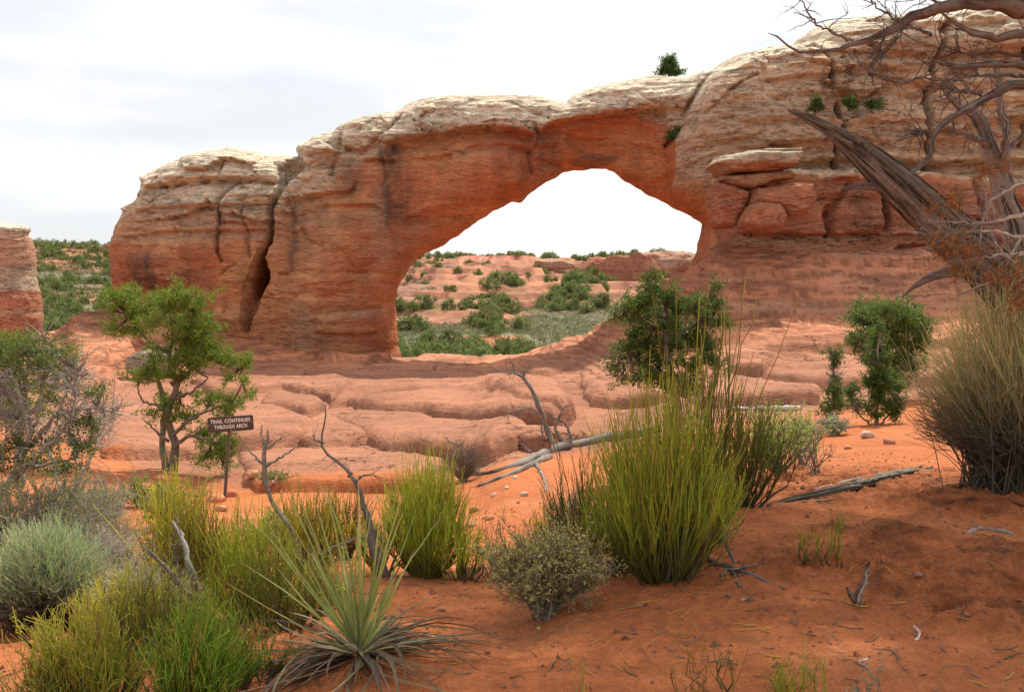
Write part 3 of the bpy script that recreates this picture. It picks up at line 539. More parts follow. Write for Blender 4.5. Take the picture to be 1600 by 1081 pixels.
for (px, py, rx, ry, am) in ((620, 385, 1.6, 1.4, .45), (590, 360, .6, 1.8, .4), (500, 380, 1.2, 1.3, .25), (475, 500, .8, .9, .5), (480, 535, 1.1, .5, .4), (860, 262, .9, .6, .35), (790, 240, 1.2, .8, .2), (560, 490, 1.5, .4, .4), (1230, 388, 1.6, .25, .3)):
    q0 = wall(px, py, -3); wl = np.maximum(wl, am*np.exp(-((u-q0[0])/rx)**2-((v-q0[1])/ry)**2))
wl = (wl*(1+1.2*nC)).clip(0, .8)[:, None]; col = col*(1-wl)+np.array([.50, .37, .26])*wl
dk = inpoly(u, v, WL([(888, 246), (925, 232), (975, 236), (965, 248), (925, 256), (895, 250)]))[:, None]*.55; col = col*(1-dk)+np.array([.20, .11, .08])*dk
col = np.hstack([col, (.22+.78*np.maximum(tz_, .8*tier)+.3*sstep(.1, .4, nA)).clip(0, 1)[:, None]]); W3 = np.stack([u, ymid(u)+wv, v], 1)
cu = V[Q].mean(1)
lim1 = np.interp(cu[:, 1], *WL([(395, 520), (402, 440), (417, 380), (421, 322), (433, 285), (434, 200)]).T[::-1])
lim2 = np.interp(cu[:, 1], *WL([(1101, 640), (1101, 349), (1050, 270), (1045, 215), (1072, 170), (1112, 116), (1112, 20)]).T[::-1])
regs = (('sandstone_butte', cu[:, 0] < lim1, 'rounded cream capped red sandstone butte joined to the left foot of the arch', 'rock'),
        ('sandstone_arch', (cu[:, 0] >= lim1) & (cu[:, 0] < lim2), 'huge natural red sandstone arch spanning a wide opening with sky behind', 'rock arch'),
        ('sandstone_cliff', cu[:, 0] >= lim2, 'tall tan and red layered sandstone cliff right of the arch opening', 'cliff'))
for nm, mk, lb, ct in regs:
    q_ = Q[mk]; used = np.unique(q_); re = np.zeros(len(V), np.int64); re[used] = np.arange(len(used))
    c_ = W3[used]; lo = np.array([c_[:, 0].mean(), c_[:, 1].mean(), c_[:, 2].min()])
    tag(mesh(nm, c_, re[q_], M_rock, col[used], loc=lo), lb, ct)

def slabrock(name, poly, d, thick, r, seed, label, col, col2=None, strata=.0, h=.05, tilt=0.0):
    """angular block: outline as seen, real thickness, rounded and fractured"""
    q = np.array([P(a, b, d)[[0, 2]] for a, b in poly]); lo = q.min(0)-.4; hi = q.max(0)+.4; c = (lo+hi)/2
    uu, vv, ww = np.meshgrid(np.arange(lo[0], hi[0], h), np.arange(lo[1], hi[1], h), np.arange(-thick-.4, thick+.4, h), indexing='ij')
    a2, b2 = uu[..., 0], vv[..., 0]; dd = polyd(a2+.06*fbm(a2*2.5, b2*2.5, seed=seed, oc=4), b2+.05*fbm(a2*2.5, b2*3, seed=seed+4, oc=4)+strata*fbm(a2*.4, b2*9, seed=seed+2, oc=3), q)
    cv_, ce_ = cells(a2/.9+.2*fbm(a2, b2, seed=5), b2/.5, seed); t_ = np.clip(dd/r, -2, 1); pf = np.where(t_ > 0, (1-(1-np.clip(t_, 0, 1))**2.4)**.5, 3*t_)
    A = np.maximum(-ww-(thick*pf+(.10*cv_+.16*fbm(a2*.9, b2*1.2, seed=seed+9, oc=4))*sstep(0, .2, dd))[..., None], ww-(thick*pf)[..., None])
    V_, Q_ = surface_nets(A, (lo[0], lo[1], -thick-.4), h); x_, z_, w_ = V_.T; nn = fbm(x_*2, z_*5, w_*2, oc=4, seed=seed+1)
    V_ = np.stack([x_, d+w_+.05*nn+tilt*(z_-c[1]), z_+.03*nn], 1); C_ = np.array(col)*(1+.28*nn[:, None])
    if col2 is not None: k_ = sstep(-.12, .12, (z_-c[1])+.12*nn)[:, None]; C_ = C_*(1-k_)+np.array(col2)*(1+.3*nn[:, None])*k_
    C_ = np.hstack([C_*1.12, np.full((len(C_), 1), .35)])
    lc = np.array([c[0], d, lo[1]+.4]); return tag(mesh(name, V_, Q_, M_rock, C_, loc=lc), label, 'rock')
# ---------------------------------------------------------------- plant and wood generators
UP = np.array([0, 0, 1.0])
def nrm(a): return a/(np.linalg.norm(a, axis=-1, keepdims=True)+1e-9)
def spot(px, row, d0=3.0, d1=30.0):
    d = np.linspace(d0, d1, 500); a, b = ray(px, row); z = gz(a*d, d); k = int(np.argmax(b*d <= z))
    if not (b*d <= z).any(): k = 499
    return np.array([a*d[k], d[k], z[k]])
def pick(paths, n, lo, hi, rng):
    m, k, _ = paths.shape; i = rng.integers(0, m, n); t = rng.uniform(lo, hi, n)*(k-1); j = np.minimum(t.astype(int), k-2); f = (t-j)[:, None]
    p = paths[i, j]*(1-f)+paths[i, j+1]*f; return p, nrm(paths[i, j+1]-paths[i, j]), i
def sprout(paths, n, lo, hi, L0, L1, rnd, up, k, rng, wig=.15, bend=0.0):
    p, t, i = pick(paths, n, lo, hi, rng); d = nrm(t+rnd*rng.normal(size=(n, 3))+up*UP); Ls = rng.uniform(L0, L1, n)[:, None]
    out = np.zeros((n, k, 3)); out[:, 0] = p; dd = d
    for s in range(1, k):
        dd = nrm(dd+wig*rng.normal(size=(n, 3))+bend*UP); out[:, s] = out[:, s-1]+dd*Ls/(k-1)
    return out
def taper(n, k, r0, r1): return np.broadcast_to(np.linspace(r0, r1, k), (n, k))
def cvar(c, n, rng, a=.2, b=None, mixk=None):
    c = np.array(c)[None]*(1+a*rng.uniform(-1, 1, (n, 1)))*(1+.06*rng.normal(size=(n, 3)))
    if b is not None: k = (rng.random(n)**1.5 if mixk is None else mixk)[:, None]; c = c*(1-k)+np.array(b)[None]*k
    return c.clip(0, 1)
def broom(h, wd, n, seed, c_lo, c_mid, c_tip, r=.0022, lean=(0, 0), dense=.3, dep=None, up=.75, kinky=.045, flat=1.0):
    """upright broom of jointed green stems (mormon tea): returns stem paths joined"""
    rng = np.random.default_rng(seed); m = max(6, n//9); ang = rng.uniform(0, 2*math.pi, m); rad = np.sqrt(rng.random(m))
    o = np.stack([np.cos(ang)*rad*wd/2, np.sin(ang)*rad*(dep or wd)/2, np.zeros(m)], 1)
    hh = h*(1-.45*rad**2)*rng.choice([1, .82, .62], m, p=[.45, .35, .2])*rng.uniform(.86, 1.04, m)*flat; s = np.linspace(0, 1, 6)[None, :, None]
    root = o*.12+np.stack([rng.normal(0, .03, m), rng.normal(0, .03, m), np.full(m, -.04)], 1)
    end = o+np.stack([hh*lean[0], hh*lean[1], hh], 1)
    ctl = root*.5+o*.74+rng.normal(0, .03, (m, 3))*[1, 1, 0]*h+np.stack([np.zeros(m), np.zeros(m), hh*.45], 1)
    main = (1-s)**2*root[:, None]+2*s*(1-s)*ctl[:, None]+s*s*end[:, None]
    main = main+rng.normal(0, kinky*.5, main.shape)*s
    n2 = n-m; p, t, i = pick(main, n2, .08, .85, rng); d = nrm(t*.8+up*UP*.4+.42*rng.normal(size=(n2, 3)))
    room = (hh[i]*rng.uniform(.86, 1.06, n2)-p[:, 2]).clip(.06, None)*rng.choice([1, .8, .55], n2, p=[.6, .25, .15]); q = np.linspace(0, 1, 6)[None, :, None]
    up_ = np.stack([lean[0]+.10*rng.normal(size=n2)+.18*o[i, 0]/wd, lean[1]+.10*rng.normal(size=n2)+.1*o[i, 1]/wd, np.ones(n2)], 1)
    sec = p[:, None]+room[:, None, None]*(d[:, None]*q*.55+up_[:, None]*(q*q*.45+q*.15)) + rng.normal(0, kinky*.25, (n2, 6, 3))*q
    A = np.concatenate([main, sec]); N_ = len(A); rr_ = np.concatenate([taper(m, 6, r*2.0, r*.9), taper(n2, 6, r*1.1, r*.6)])
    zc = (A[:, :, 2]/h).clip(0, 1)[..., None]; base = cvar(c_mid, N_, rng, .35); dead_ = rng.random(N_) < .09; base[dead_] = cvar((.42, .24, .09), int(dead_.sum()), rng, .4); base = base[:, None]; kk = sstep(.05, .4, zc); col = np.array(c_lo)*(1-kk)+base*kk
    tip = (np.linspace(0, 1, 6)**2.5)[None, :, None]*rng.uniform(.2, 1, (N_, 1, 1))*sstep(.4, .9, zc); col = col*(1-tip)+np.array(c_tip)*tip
    return tubes(A, rr_, col, 3), main
def woody(paths, n, r0, col, rng, k=None):
    i = rng.choice(len(paths), min(n, len(paths)), replace=False); p = paths[i][:, :4]; return tubes(p+rng.normal(0, .004, p.shape), taper(len(i), p.shape[1], r0, r0*.5), cvar(col, len(i), rng), 5)
def put(name, V, mat_, parent): return mesh(name, V[0], V[1], mat_, V[2], parent)
def mormon(px, row, label, h, wd, n, seed, cols_=None, d=None, woodn=7, wr=.011, **kw):
    loc = at(px, d) if d else spot(px, row); c_lo, c_mid, c_tip = cols_ or (OLIVE_D, OLIVE, TIPY)
    t = thing('mormon_tea_bush', loc, label, 'shrub', 'mormon tea bushes on the red sand'); rng = np.random.default_rng(seed+900)
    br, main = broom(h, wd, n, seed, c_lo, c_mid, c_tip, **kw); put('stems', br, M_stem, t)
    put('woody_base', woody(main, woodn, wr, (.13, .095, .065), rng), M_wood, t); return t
OLIVE_D = (.19, .19, .05); OLIVE = (.42, .46, .06); TIPY = (.60, .52, .11)
YG_D = (.34, .33, .07); YG = (.68, .74, .09); YTIP = (.76, .66, .15)
def twiggy(h, wd, n1, n2, n3, nl, seed, wood, leafc, leafb, ll=(.018, .006), r=.004, up=.25, dep=None):
    rng = np.random.default_rng(seed); ang = rng.uniform(0, 2*math.pi, n1); rad = np.sqrt(rng.random(n1))
    end = np.stack([np.cos(ang)*rad*wd*.38, np.sin(ang)*rad*(dep or wd)*.38, h*.62*np.sqrt(1-.7*rad**2)*rng.uniform(.8, 1.05, n1)], 1)
    s = np.linspace(0, 1, 6)[None, :, None]; root = rng.normal(0, .03, (n1, 3))*[1, 1, .2]; A = root[:, None]*(1-s)+end[:, None]*s+rng.normal(0, .02*h, (n1, 6, 3))*s
    B = sprout(A, n2, .25, 1, h*.15, h*.36, .55, up, 5, rng, .18); C_ = sprout(B, n3, .15, 1, h*.06, h*.17, .6, up, 4, rng, .2)
    V = [tubes(A, taper(n1, 6, r*2.4, r), cvar(wood, n1, rng), 5), tubes(B, taper(n2, 5, r*.9, r*.45), cvar(wood, n2, rng), 3), tubes(C_, taper(n3, 4, r*.45, r*.25), cvar(wood, n3, rng), 3)]
    lv = None
    if nl:
        p, t, i = pick(C_, nl, .1, 1, rng); d = nrm(t+.8*rng.normal(size=(nl, 3))+.3*UP); lv = leaves(p+d*ll[0]*.4, d, ll[0]*rng.uniform(.6, 1.3, nl), ll[1]*rng.uniform(.7, 1.2, nl), cvar(leafc, nl, rng, .3, leafb), rng)
    return join(*V), lv
def shrub(name, px, row, label, cat, h, wd, cfg, seed, wood, leafc, leafb, d=None, group=None, **kw):
    loc = at(px, d) if d else spot(px, row); t = thing(name, loc, label, cat, group)
    wv_, lv = twiggy(h, wd, *cfg, seed, wood, leafc, leafb, **kw); put('twigs', wv_, M_wood, t)
    if lv is not None: put('leaves', lv, M_leaf, t)
    return t
def spray(h, wd, n, seed, c0, c1, r=.0016, sag=.25, dep=None, m2=2.0):
    """fountain of thin pale stems (rabbitbrush, bunch grass)"""
    rng = np.random.default_rng(seed); ang = rng.uniform(0, 2*math.pi, n); tilt = np.arccos(1-rng.random(n)**.9*.78); L_ = rng.uniform(.75, 1.02, n)
    d = np.stack([np.cos(ang)*np.sin(tilt)*wd/2, np.sin(ang)*np.sin(tilt)*(dep or wd)/2, np.cos(tilt)*h], 1)*L_[:, None]
    s = np.linspace(0, 1, 6)[None, :, None]; root = np.stack([rng.normal(0, .1*wd, n), rng.normal(0, .07*wd, n), np.zeros(n)], 1)
    A = root[:, None]*(1-s*.6)+d[:, None]*s+UP*(h*.22*sag*4*s*(1-s))+rng.normal(0, .012*h, (n, 6, 3))*s
    B = sprout(A, int(n*m2), .45, .97, h*.07, h*.2, .28, .35, 4, rng, .08)
    za = (A[:, :, 2]/h).clip(0, 1)[..., None]; zb = (B[:, :, 2]/h).clip(0, 1)[..., None]; f = lambda z, k: (np.array(c0)*(1-sstep(.15, .6, z))+cvar(c1, k, rng, .25)[:, None]*sstep(.15, .6, z))
    return join(tubes(A, taper(n, 6, r*1.8, r*.7), f(za, n), 3), tubes(B, taper(len(B), 4, r*.8, r*.5), f(zb, len(B)), 3)), A
# --- trees built from foliage clumps read off the photograph
def skel(lines, d, seed, k=18, gn=.012):
    """lines: list of [(px, py, radius, depth offset)...] -> paths with radii"""
    rng = np.random.default_rng(seed); A, Rr_ = [], []
    for ln in lines:
        ln = [tuple(x) for x in ln]
        if len(ln[0]) == 3: ln = [(a, b-.5*r*F/spot(a, b)[1], r, spot(a, b)[1]-d) for a, b, r in ln]
        if ln[-1][2] > .008: a, b, r, o = ln[-1]; a0, b0 = ln[-2][:2]; e = math.hypot(a-a0, b-b0); g_ = r*.5*F/d/max(e, 1); ln.append((a+(a-a0)*g_, b+(b-b0)*g_, r*.35, o)); ln.append((a+(a-a0)*g_*1.4, b+(b-b0)*g_*1.4, .001, o))
        q = smoothline([list(P(a, b, d+o))+[r] for a, b, r, o in ln], k); q[1:-1, :3] += rng.normal(0, gn, (k-2, 3)); A.append(q[:, :3]); Rr_.append(q[:, 3])
    return np.array(A), np.array(Rr_)
def clump_tree(name, label, cat, d, base_px, lines, clumps, seed, leafc, leafb, tuft=.11, per=26, dens=1.0, ls=(.055, .016), group=None, woodc=(.20, .165, .13), d_spread=1.0, twig=3):
    rng = np.random.default_rng(seed); A, RR_ = skel(lines, d, seed); base = A[0, 0].copy(); t = thing(name, base, label, cat, group)
    V, Fq, Cq = bark(A, RR_, cvar(woodc, len(A), rng, .15), 12, rng, seed)
    wood = [(V, Fq, Cq)]; LV = []; allp = A.reshape(-1, 3)
    sp = sprout(A, 30*twig, .45, 1, .12, .4, .8, .1, 5, rng, .25); wood.append(tubes(sp, taper(len(sp), 5, .006, .002), cvar((.33, .29, .25), len(sp), rng), 3))
    for (cx, cy, rx, ry) in clumps:
        dd = rng.normal(0, .22)*d_spread; c = P(cx, cy, d+dd); ax = rx*d/F; az = ry*d/F; ay = min(ax, .9*d_spread)*.9
        n = max(5, int(dens*40*(ax*az)/(.30*.25))); n = min(n, 160); q = nrm(rng.normal(size=(n, 3)))*(rng.random((n, 1))**.45); q *= (1+.38*rng.normal(size=(n, 1))).clip(.2, 1.7); tc_ = c+q*[ax, ay, az]
        j = np.argmin(((allp-c)**2).sum(1)); src = allp[j]; s = np.linspace(0, 1, 5)[None, :, None]
        mid = c+(tc_-c)*.25-[0, 0, az*.25]; tw = (1-s)**2*src+2*s*(1-s)*mid[:, None]+s*s*tc_[:, None]; tw = tw+rng.normal(0, .012, tw.shape)*s*(1-s)*4
        wood.append(tubes(tw, taper(n, 5, .009, .003), cvar(woodc, n, rng, .3), 3))
        m = per*n; cc = np.repeat(tc_, per, 0); dr = nrm(rng.normal(size=(m, 3))+.35*UP+.35*np.repeat(nrm(tc_-c), per, 0)); rr_ = tuft*rng.uniform(.25, 1.15, (m, 1)); ol = nrm(np.repeat(tc_-c, per, 0)*[1, 1, .5]+.25*UP+.3*np.repeat(rng.normal(size=(n, 3)), per, 0)); pos = cc+dr*rr_*[.8, .8, .6]+ol*tuft*1.5*rng.uniform(-.6, 1.1, (m, 1))**1
        LV.append(leaves(pos, nrm(dr+.5*rng.normal(size=(m, 3))+.3*UP), ls[0]*rng.uniform(.6, 1.3, m), ls[1]*rng.uniform(.7, 1.3, m), np.repeat(cvar(leafc, n, rng, .18), per, 0)*(1-.0)*cvar((1, 1, 1), m, rng, .16)*.62+.38*cvar(leafc, m, rng, .2, leafb), rng))
    W_ = join(*wood); o1 = mesh('trunk', W_[0]-base, W_[1], M_wood, W_[2], t); K = join(*LV); mesh('crown', K[0]-base, K[1], M_leaf, K[2], t, smooth=False)
    return t
# --- rocks
import bmesh
def _ico(sub):
    bm = bmesh.new(); bmesh.ops.create_icosphere(bm, subdivisions=sub, radius=1); v = np.array([x.co for x in bm.verts]); f = np.array([[q.index for q in p.verts] for p in bm.faces]); bm.free(); return v, f
ICO = {k: _ico(k) for k in (2, 3, 4, 5)}
def rockmesh(size, seed, sub=4, boxy=.5, rough=.12, strata=0.0, taper_=0.0):
    v, f = ICO[sub]; v = v.copy(); rng = np.random.default_rng(seed); o = rng.uniform(0, 50, 3)
    q = np.sign(v)*np.abs(v)**(1-boxy*.6); q = q/np.abs(q).max(0); v = v*(1-boxy)+q*boxy
    v = v*(1+rough*fbm(v[:, 0]*1.6+o[0], v[:, 1]*1.6+o[1], v[:, 2]*1.6+o[2], oc=5, seed=3))[:, None]
    for _ in range(11):                                                    # broken facets
        nv = nrm(rng.normal(size=3)*[1, 1, .8]); h = rng.uniform(.66, .95)*np.percentile(v@nv, 99); e = (v@nv-h).clip(0); v -= e[:, None]*nv*.85
    if strata: v[:, :2] *= (1+strata*vn(v[:, 2]*9+o[0], v[:, 2]*0+.5, seed=5)+strata*.5*fbm(v[:, 0]*3, v[:, 1]*3, v[:, 2]*12, seed=6, oc=3))[:, None]
    if taper_: v[:, :2] *= (1+taper_*np.clip(v[:, 2], -1, 1))[:, None]
    return v*np.array(size), f
def rock(name, c, size, seed, label, cat='rock', group=None, col=(.50, .25, .15), col2=None, rz=0, ry=0, **kw):
    v, f = rockmesh(size, seed, **kw); n = fbm(v[:, 0]*3/size[0], v[:, 1]*3/size[0], v[:, 2]*3/size[0], oc=4, seed=seed % 50)[:, None]
    C_ = np.array(col)*(1+.2*n)
    if col2 is not None: k = sstep(-.1, .45, v[:, 2]/size[2]+.4*n[:, 0])[:, None]; C_ = C_*(1-k)+np.array(col2)*(1+.12*n)*k
    o = mesh(name, v, f, M_rock if size[0] > .6 else M_stone, C_); o.location = c; o.rotation_euler = (0, ry, rz); return tag(o, label, cat, group)
def bark(A, RR_, col, sides, rng, sd):
    """tubes with lengthwise fibres in relief and colour"""
    V, f, C_ = tubes(A, RR_, col, sides); n, k, _ = A.shape; V = V.reshape(n, k, sides, 3); C_ = C_.reshape(n, k, sides, 3); ln = np.concatenate([np.zeros((n, 1)), np.cumsum(np.linalg.norm(np.diff(A, axis=1), axis=2), 1)], 1)
    a = np.arange(sides)*2*math.pi/sides; S_ = ln[:, :, None]*np.ones(sides); A_ = a[None, None]+S_*2+np.arange(n)[:, None, None]*1.7; g = fbm(np.cos(A_)*3.5, np.sin(A_)*3.5, S_*1.6+np.arange(n)[:, None, None]*3.1, oc=3, seed=sd % 40, ridge=True)[..., None]
    c = A[:, :, None]; V = c+(V-c)*(1+.20*g); return V.reshape(-1, 3), f, (C_*(1+.85*g).clip(.15, 2)).reshape(-1, 3)
def branchy(name, label, cat, d, lines, seed, ntw, tl=(.1, .35), tr=.004, col=(.34, .31, .28), gn=.008, k=20, sides=8, extra=None, parts=('trunk', 'twigs'), group=None, third=1.6, rnd=.7):
    rng = np.random.default_rng(seed); A, RR_ = skel(lines, d, seed, k, gn); base = A[0, 0].copy(); t = thing(name, base, label, cat, group)
    RR_ = RR_*(1+.12*rng.normal(size=RR_.shape)).clip(.7, 1.35); c_ = cvar(col, len(A)*k, rng, .16).reshape(len(A), k, 3)
    V, Fq, Cq = bark(A, RR_, c_, max(sides, 10), rng, seed); mesh(parts[0], V-base, Fq, M_wood, Cq, t)
    big_ = [i for i in range(len(A)) if RR_[i].max() > .032]
    if big_:
        B_, R_, K_ = [], [], []
        for i in big_:
            T_ = nrm(np.gradient(A[i], axis=0)); X1 = nrm(np.cross(T_, [.1, 1, .1])); X2 = np.cross(T_, X1)
            for j in range(26):
                i0 = int(rng.uniform(0, .7)*k); i1 = min(k, i0+max(5, int(rng.uniform(.2, .5)*k))); n_ = i1-i0; an = rng.uniform(0, 6.28)+np.cumsum(rng.normal(0, .10, n_)); ro = RR_[i][i0:i1]*rng.uniform(.88, 1.08)
                if n_ < 4: continue
                B_.append(resamp(A[i][i0:i1]+ro[:, None]*(np.cos(an)[:, None]*X1[i0:i1]+np.sin(an)[:, None]*X2[i0:i1]), 14)); e_ = np.minimum(1, np.minimum(np.arange(14), np.arange(14)[::-1])/4+.05); R_.append(ro.mean()*rng.uniform(.08, .2)*e_); K_.append(np.array(col)*(.35+1.1*rng.random()))
        K = tubes(np.array(B_), np.array(R_), np.array(K_), 5); mesh('bark_fibres', K[0]-base, K[1], M_wood, K[2], t)
    if 0 < ntw <= 16:
        B = sprout(A, ntw, .3, 1, tl[0], tl[1], rnd, .1, 7, rng, .22)
        for i in range(ntw): K = tubes(B[i:i+1], taper(1, 7, tr, tr*.3), cvar(col, 1, rng, .25), 5); mesh('twig' if parts[1] == 'twigs' else 'splinter', K[0]-base, K[1], M_wood, K[2], t)
    elif ntw:
        B = sprout(A, ntw, .3, 1, tl[0], tl[1], rnd, .1, 7, rng, .22); Cc_ = sprout(B, int(ntw*third), .3, 1, tl[0]*.35, tl[1]*.5, .6, .05, 5, rng, .2)
        K = join(tubes(B, taper(len(B), 7, tr, tr*.35), cvar(col, len(B), rng, .25), 4), tubes(Cc_, taper(len(Cc_), 5, tr*.5, tr*.2), cvar(col, len(Cc_), rng, .25), 3)); mesh(parts[1], K[0]-base, K[1], M_wood, K[2], t)
    return t

def bundle(name, label, cat, d, lines, seed, m=12, fr=.4, cols_=((.10, .075, .055), (.30, .26, .21)), k=40, part='fibres', spread=.8):
    """splintered wood: many long fibres wandering round a centre line"""
    rng = np.random.default_rng(seed); A, RR_ = skel(lines, d, seed, k, .002); base = A[0].mean(0); t = thing(name, base, label, cat); B = []; Rb = []; Cb = []
    for a, r in zip(A, RR_):
        T_ = nrm(np.gradient(a, axis=0)); X1 = nrm(np.cross(T_, [.1, 1, .1])); X2 = np.cross(T_, X1)
        for j in range(m):
            an = rng.uniform(0, 2*math.pi)+np.cumsum(rng.normal(0, .05, k)); ro = r*spread*rng.uniform(.3, 1.05); i0 = int(rng.uniform(0, .25)*k) if j % 3 == 0 else 0; i1 = k-int(rng.uniform(0, .3)*k) if j % 2 else k
            p = a+ro[:, None]*(np.cos(an)[:, None]*X1+np.sin(an)[:, None]*X2); q = resamp(p[i0:i1], k); rr_ = np.interp(np.linspace(i0, i1-1, k), np.arange(k), r)*fr*rng.uniform(.5, 1.1); rr_ = rr_*np.minimum(1, np.minimum(np.arange(k), np.arange(k)[::-1])/4+.1)
            B.append(q); Rb.append(rr_); g = rng.random()**1.2; Cb.append(np.array(cols_[0])*(1-g)+np.array(cols_[1])*g)
    V, f, C_ = tubes(np.array(B), np.array(Rb), np.array(Cb), 6); V = V+.002*rng.normal(size=V.shape); mesh(part, V-base, f, M_wood, C_, t); return t
# ---------------------------------------------------------------- rocks
CREAM = (.72, .61, .47)
slabrock('balanced_slab', [(1107, 259), (1114, 252), (1122, 246), (1150, 241), (1175, 238), (1240, 237), (1244, 246), (1238, 254), (1232, 266), (1205, 271), (1168, 272), (1150, 273), (1125, 279), (1118, 270)], 41.0, 1.7, .34, 31, 'flat pale topped slab balanced on the cliff ledge right of the arch', (.44, .22, .13), (.52, .43, .32), strata=.16)
slabrock('fallen_block', [(1151, 356), (1153, 345), (1168, 322), (1180, 316), (1215, 318), (1222, 328), (1227, 338), (1222, 356), (1205, 361), (1175, 362)], 39.9, .9, .4, 41, 'smooth orange block wedged in the ledge below the balanced slab', (.50, .215, .12))
slabrock('jutting_block', [(1166, 322), (1174, 296), (1186, 294), (1212, 292), (1238, 285), (1268, 286), (1266, 301), (1273, 308), (1270, 318), (1258, 334), (1244, 338), (1228, 342), (1215, 330)], 40.4, .9, .4, 47, 'jutting orange block pointing right above the smooth wedged block', (.48, .21, .12), strata=.04)
slabrock('rock_buttress', [(1108, 290), (1118, 284), (1140, 288), (1170, 300), (1166, 320), (1150, 352), (1140, 358), (1112, 357), (1106, 330)], 40.9, .9, .5, 53, 'upright red block left of the smooth wedged block under the balanced slab', (.46, .19, .11))
slabrock('ledge_slab', [(1118, 284), (1125, 277), (1180, 270), (1232, 268), (1240, 278), (1200, 288), (1170, 299), (1140, 294)], 40.9, 1.1, .3, 57, 'tan slab directly under the balanced slab', (.46, .26, .16), strata=.06)
p = P(240, 566, 38); p[2] = float(gz(p[0], p[1])[0])+.3; rock('pale_boulder', P(240, 568, 36), (1.05, .8, .62), 61, 'pale grey boulder behind the juniper left of the arch', 'boulder', col=(.46, .36, .27), sub=4, boxy=.5)
# free standing column at the left edge
def column():
    d = 47.0; zs = np.linspace(0, 1, 90); rows = 350+(620-350)*zs
    pr = np.interp(rows, [350, 355, 362, 366, 372, 380, 400, 412, 430, 450, 470, 500, 525, 560, 620], [20, 44, 45, 41, 43, 45, 48, 50, 50, 54, 58, 61, 60, 64, 72])
    a = np.linspace(0, 2*math.pi, 96, endpoint=False); cx = 1
    Vs = []; Cs = []
    for i, r in enumerate(rows):
        c = P(cx-(3 if r < 372 else 0), r, d); q = pr[i]*d/F*.98; nn = 1+.07*fbm(np.cos(a)*1.3+5, np.sin(a)*1.3, np.full(96, c[2]*.8), oc=4, seed=4)+.02*saw(np.full(96, c[2]*2.2)+.2*np.cos(a))
        Vs.append(np.stack([c[0]+np.cos(a)*q*nn, c[1]+np.sin(a)*q*nn, np.full(96, c[2])+.06*np.sin(a*3+i*.1)], 1))
        n = .5*fbm(np.cos(a)*2, np.sin(a)*2, np.full(96, c[2]), oc=3, seed=7); rr_ = r+6*n
        k1 = sstep(372, 366, rr_); k2 = sstep(452, 458, rr_); k3 = sstep(410, 418, rr_)*sstep(456, 452, rr_)
        cc = np.array([.55, .31, .20])*(1-k1[:, None])+np.array(CREAM)*k1[:, None]; cc = cc*(1-k3[:, None])+np.array([.55, .42, .30])*k3[:, None]; cc = cc*(1-k2[:, None])+np.array([.52, .22, .13])*k2[:, None]
        b = np.exp(-((rr_-487)/4)**2)[:, None]*.6; cc = cc*(1-b)+np.array([.56, .38, .25])*b; Cs.append(cc*1.3*(1+.18*n[:, None]))
    V = np.concatenate(Vs); i, j = np.meshgrid(np.arange(89), np.arange(96), indexing='ij'); j2 = (j+1) % 96; f = np.stack([i*96+j, (i+1)*96+j, (i+1)*96+j2, i*96+j2], -1).reshape(-1, 4)
    top = len(V); V = np.vstack([V, P(cx-3, 348, d)]); tr = np.stack([np.full(96, top), np.arange(96), (np.arange(96)+1) % 96], 1)
    loc = P(cx, 620, d); o = mesh('rock_column', V, [f, tr], M_rock, np.vstack(Cs+[[CREAM]]), loc=loc); tag(o, 'banded red and cream rock column standing alone at the left edge', 'rock')
column()
# small stones
k = 0
for (px, row, s, c) in ((338, 785, .16, (.52, .2, .1)), (362, 776, .13, (.45, .16, .09)), (346, 798, .1, (.5, .27, .16)), (1357, 684, .13, (.58, .42, .33)), (1390, 694, .09, (.45, .2, .12)), (752, 742, .06, (.6, .42, .3)), (772, 775, .05, (.6, .4, .28)), (792, 764, .04, (.62, .48, .36)), (742, 800, .08, (.42, .2, .1)), (765, 812, .06, (.42, .2, .1)), (735, 823, .08, (.42, .2, .1)), (150, 890, .12, (.55, .4, .3)), (190, 885, .14, (.52, .3, .2)), (175, 872, .09, (.58, .42, .33)), (215, 905, .08, (.5, .26, .15)), (820, 775, .06, (.6, .5, .4)), (805, 748, .05, (.6, .5, .4)), (700, 775, .07, (.55, .35, .22)), (690, 955, .022, (.4, .2, .12)), (762, 1025, .018, (.3, .15, .1)), (1140, 935, .02, (.3, .16, .1)), (1435, 905, .025, (.3, .15, .1)), (1160, 938, .015, (.5, .3, .2)), (395, 745, .15, (.5, .24, .14)), (420, 760, .1, (.52, .3, .2)), (1325, 702, .06, (.5, .24, .14))):
    q = spot(px, row); k += 1
    lab = {0: 'orange stone at the foot of the trail sign'}.get(0) if k <= 3 else 'pale pinkish stone on sand below the small upright juniper' if k == 4 else 'small stone lying on the red sand'
    rock('loose_stone', q+[0, 0, s*.25], (s, s*.8, s*.6), 100+k, lab, 'stone', 'loose stones at the foot of the trail sign' if k <= 3 else None if k == 4 else 'small stones on the sand', col=c, sub=3, boxy=.6, rough=.2, rz=k)
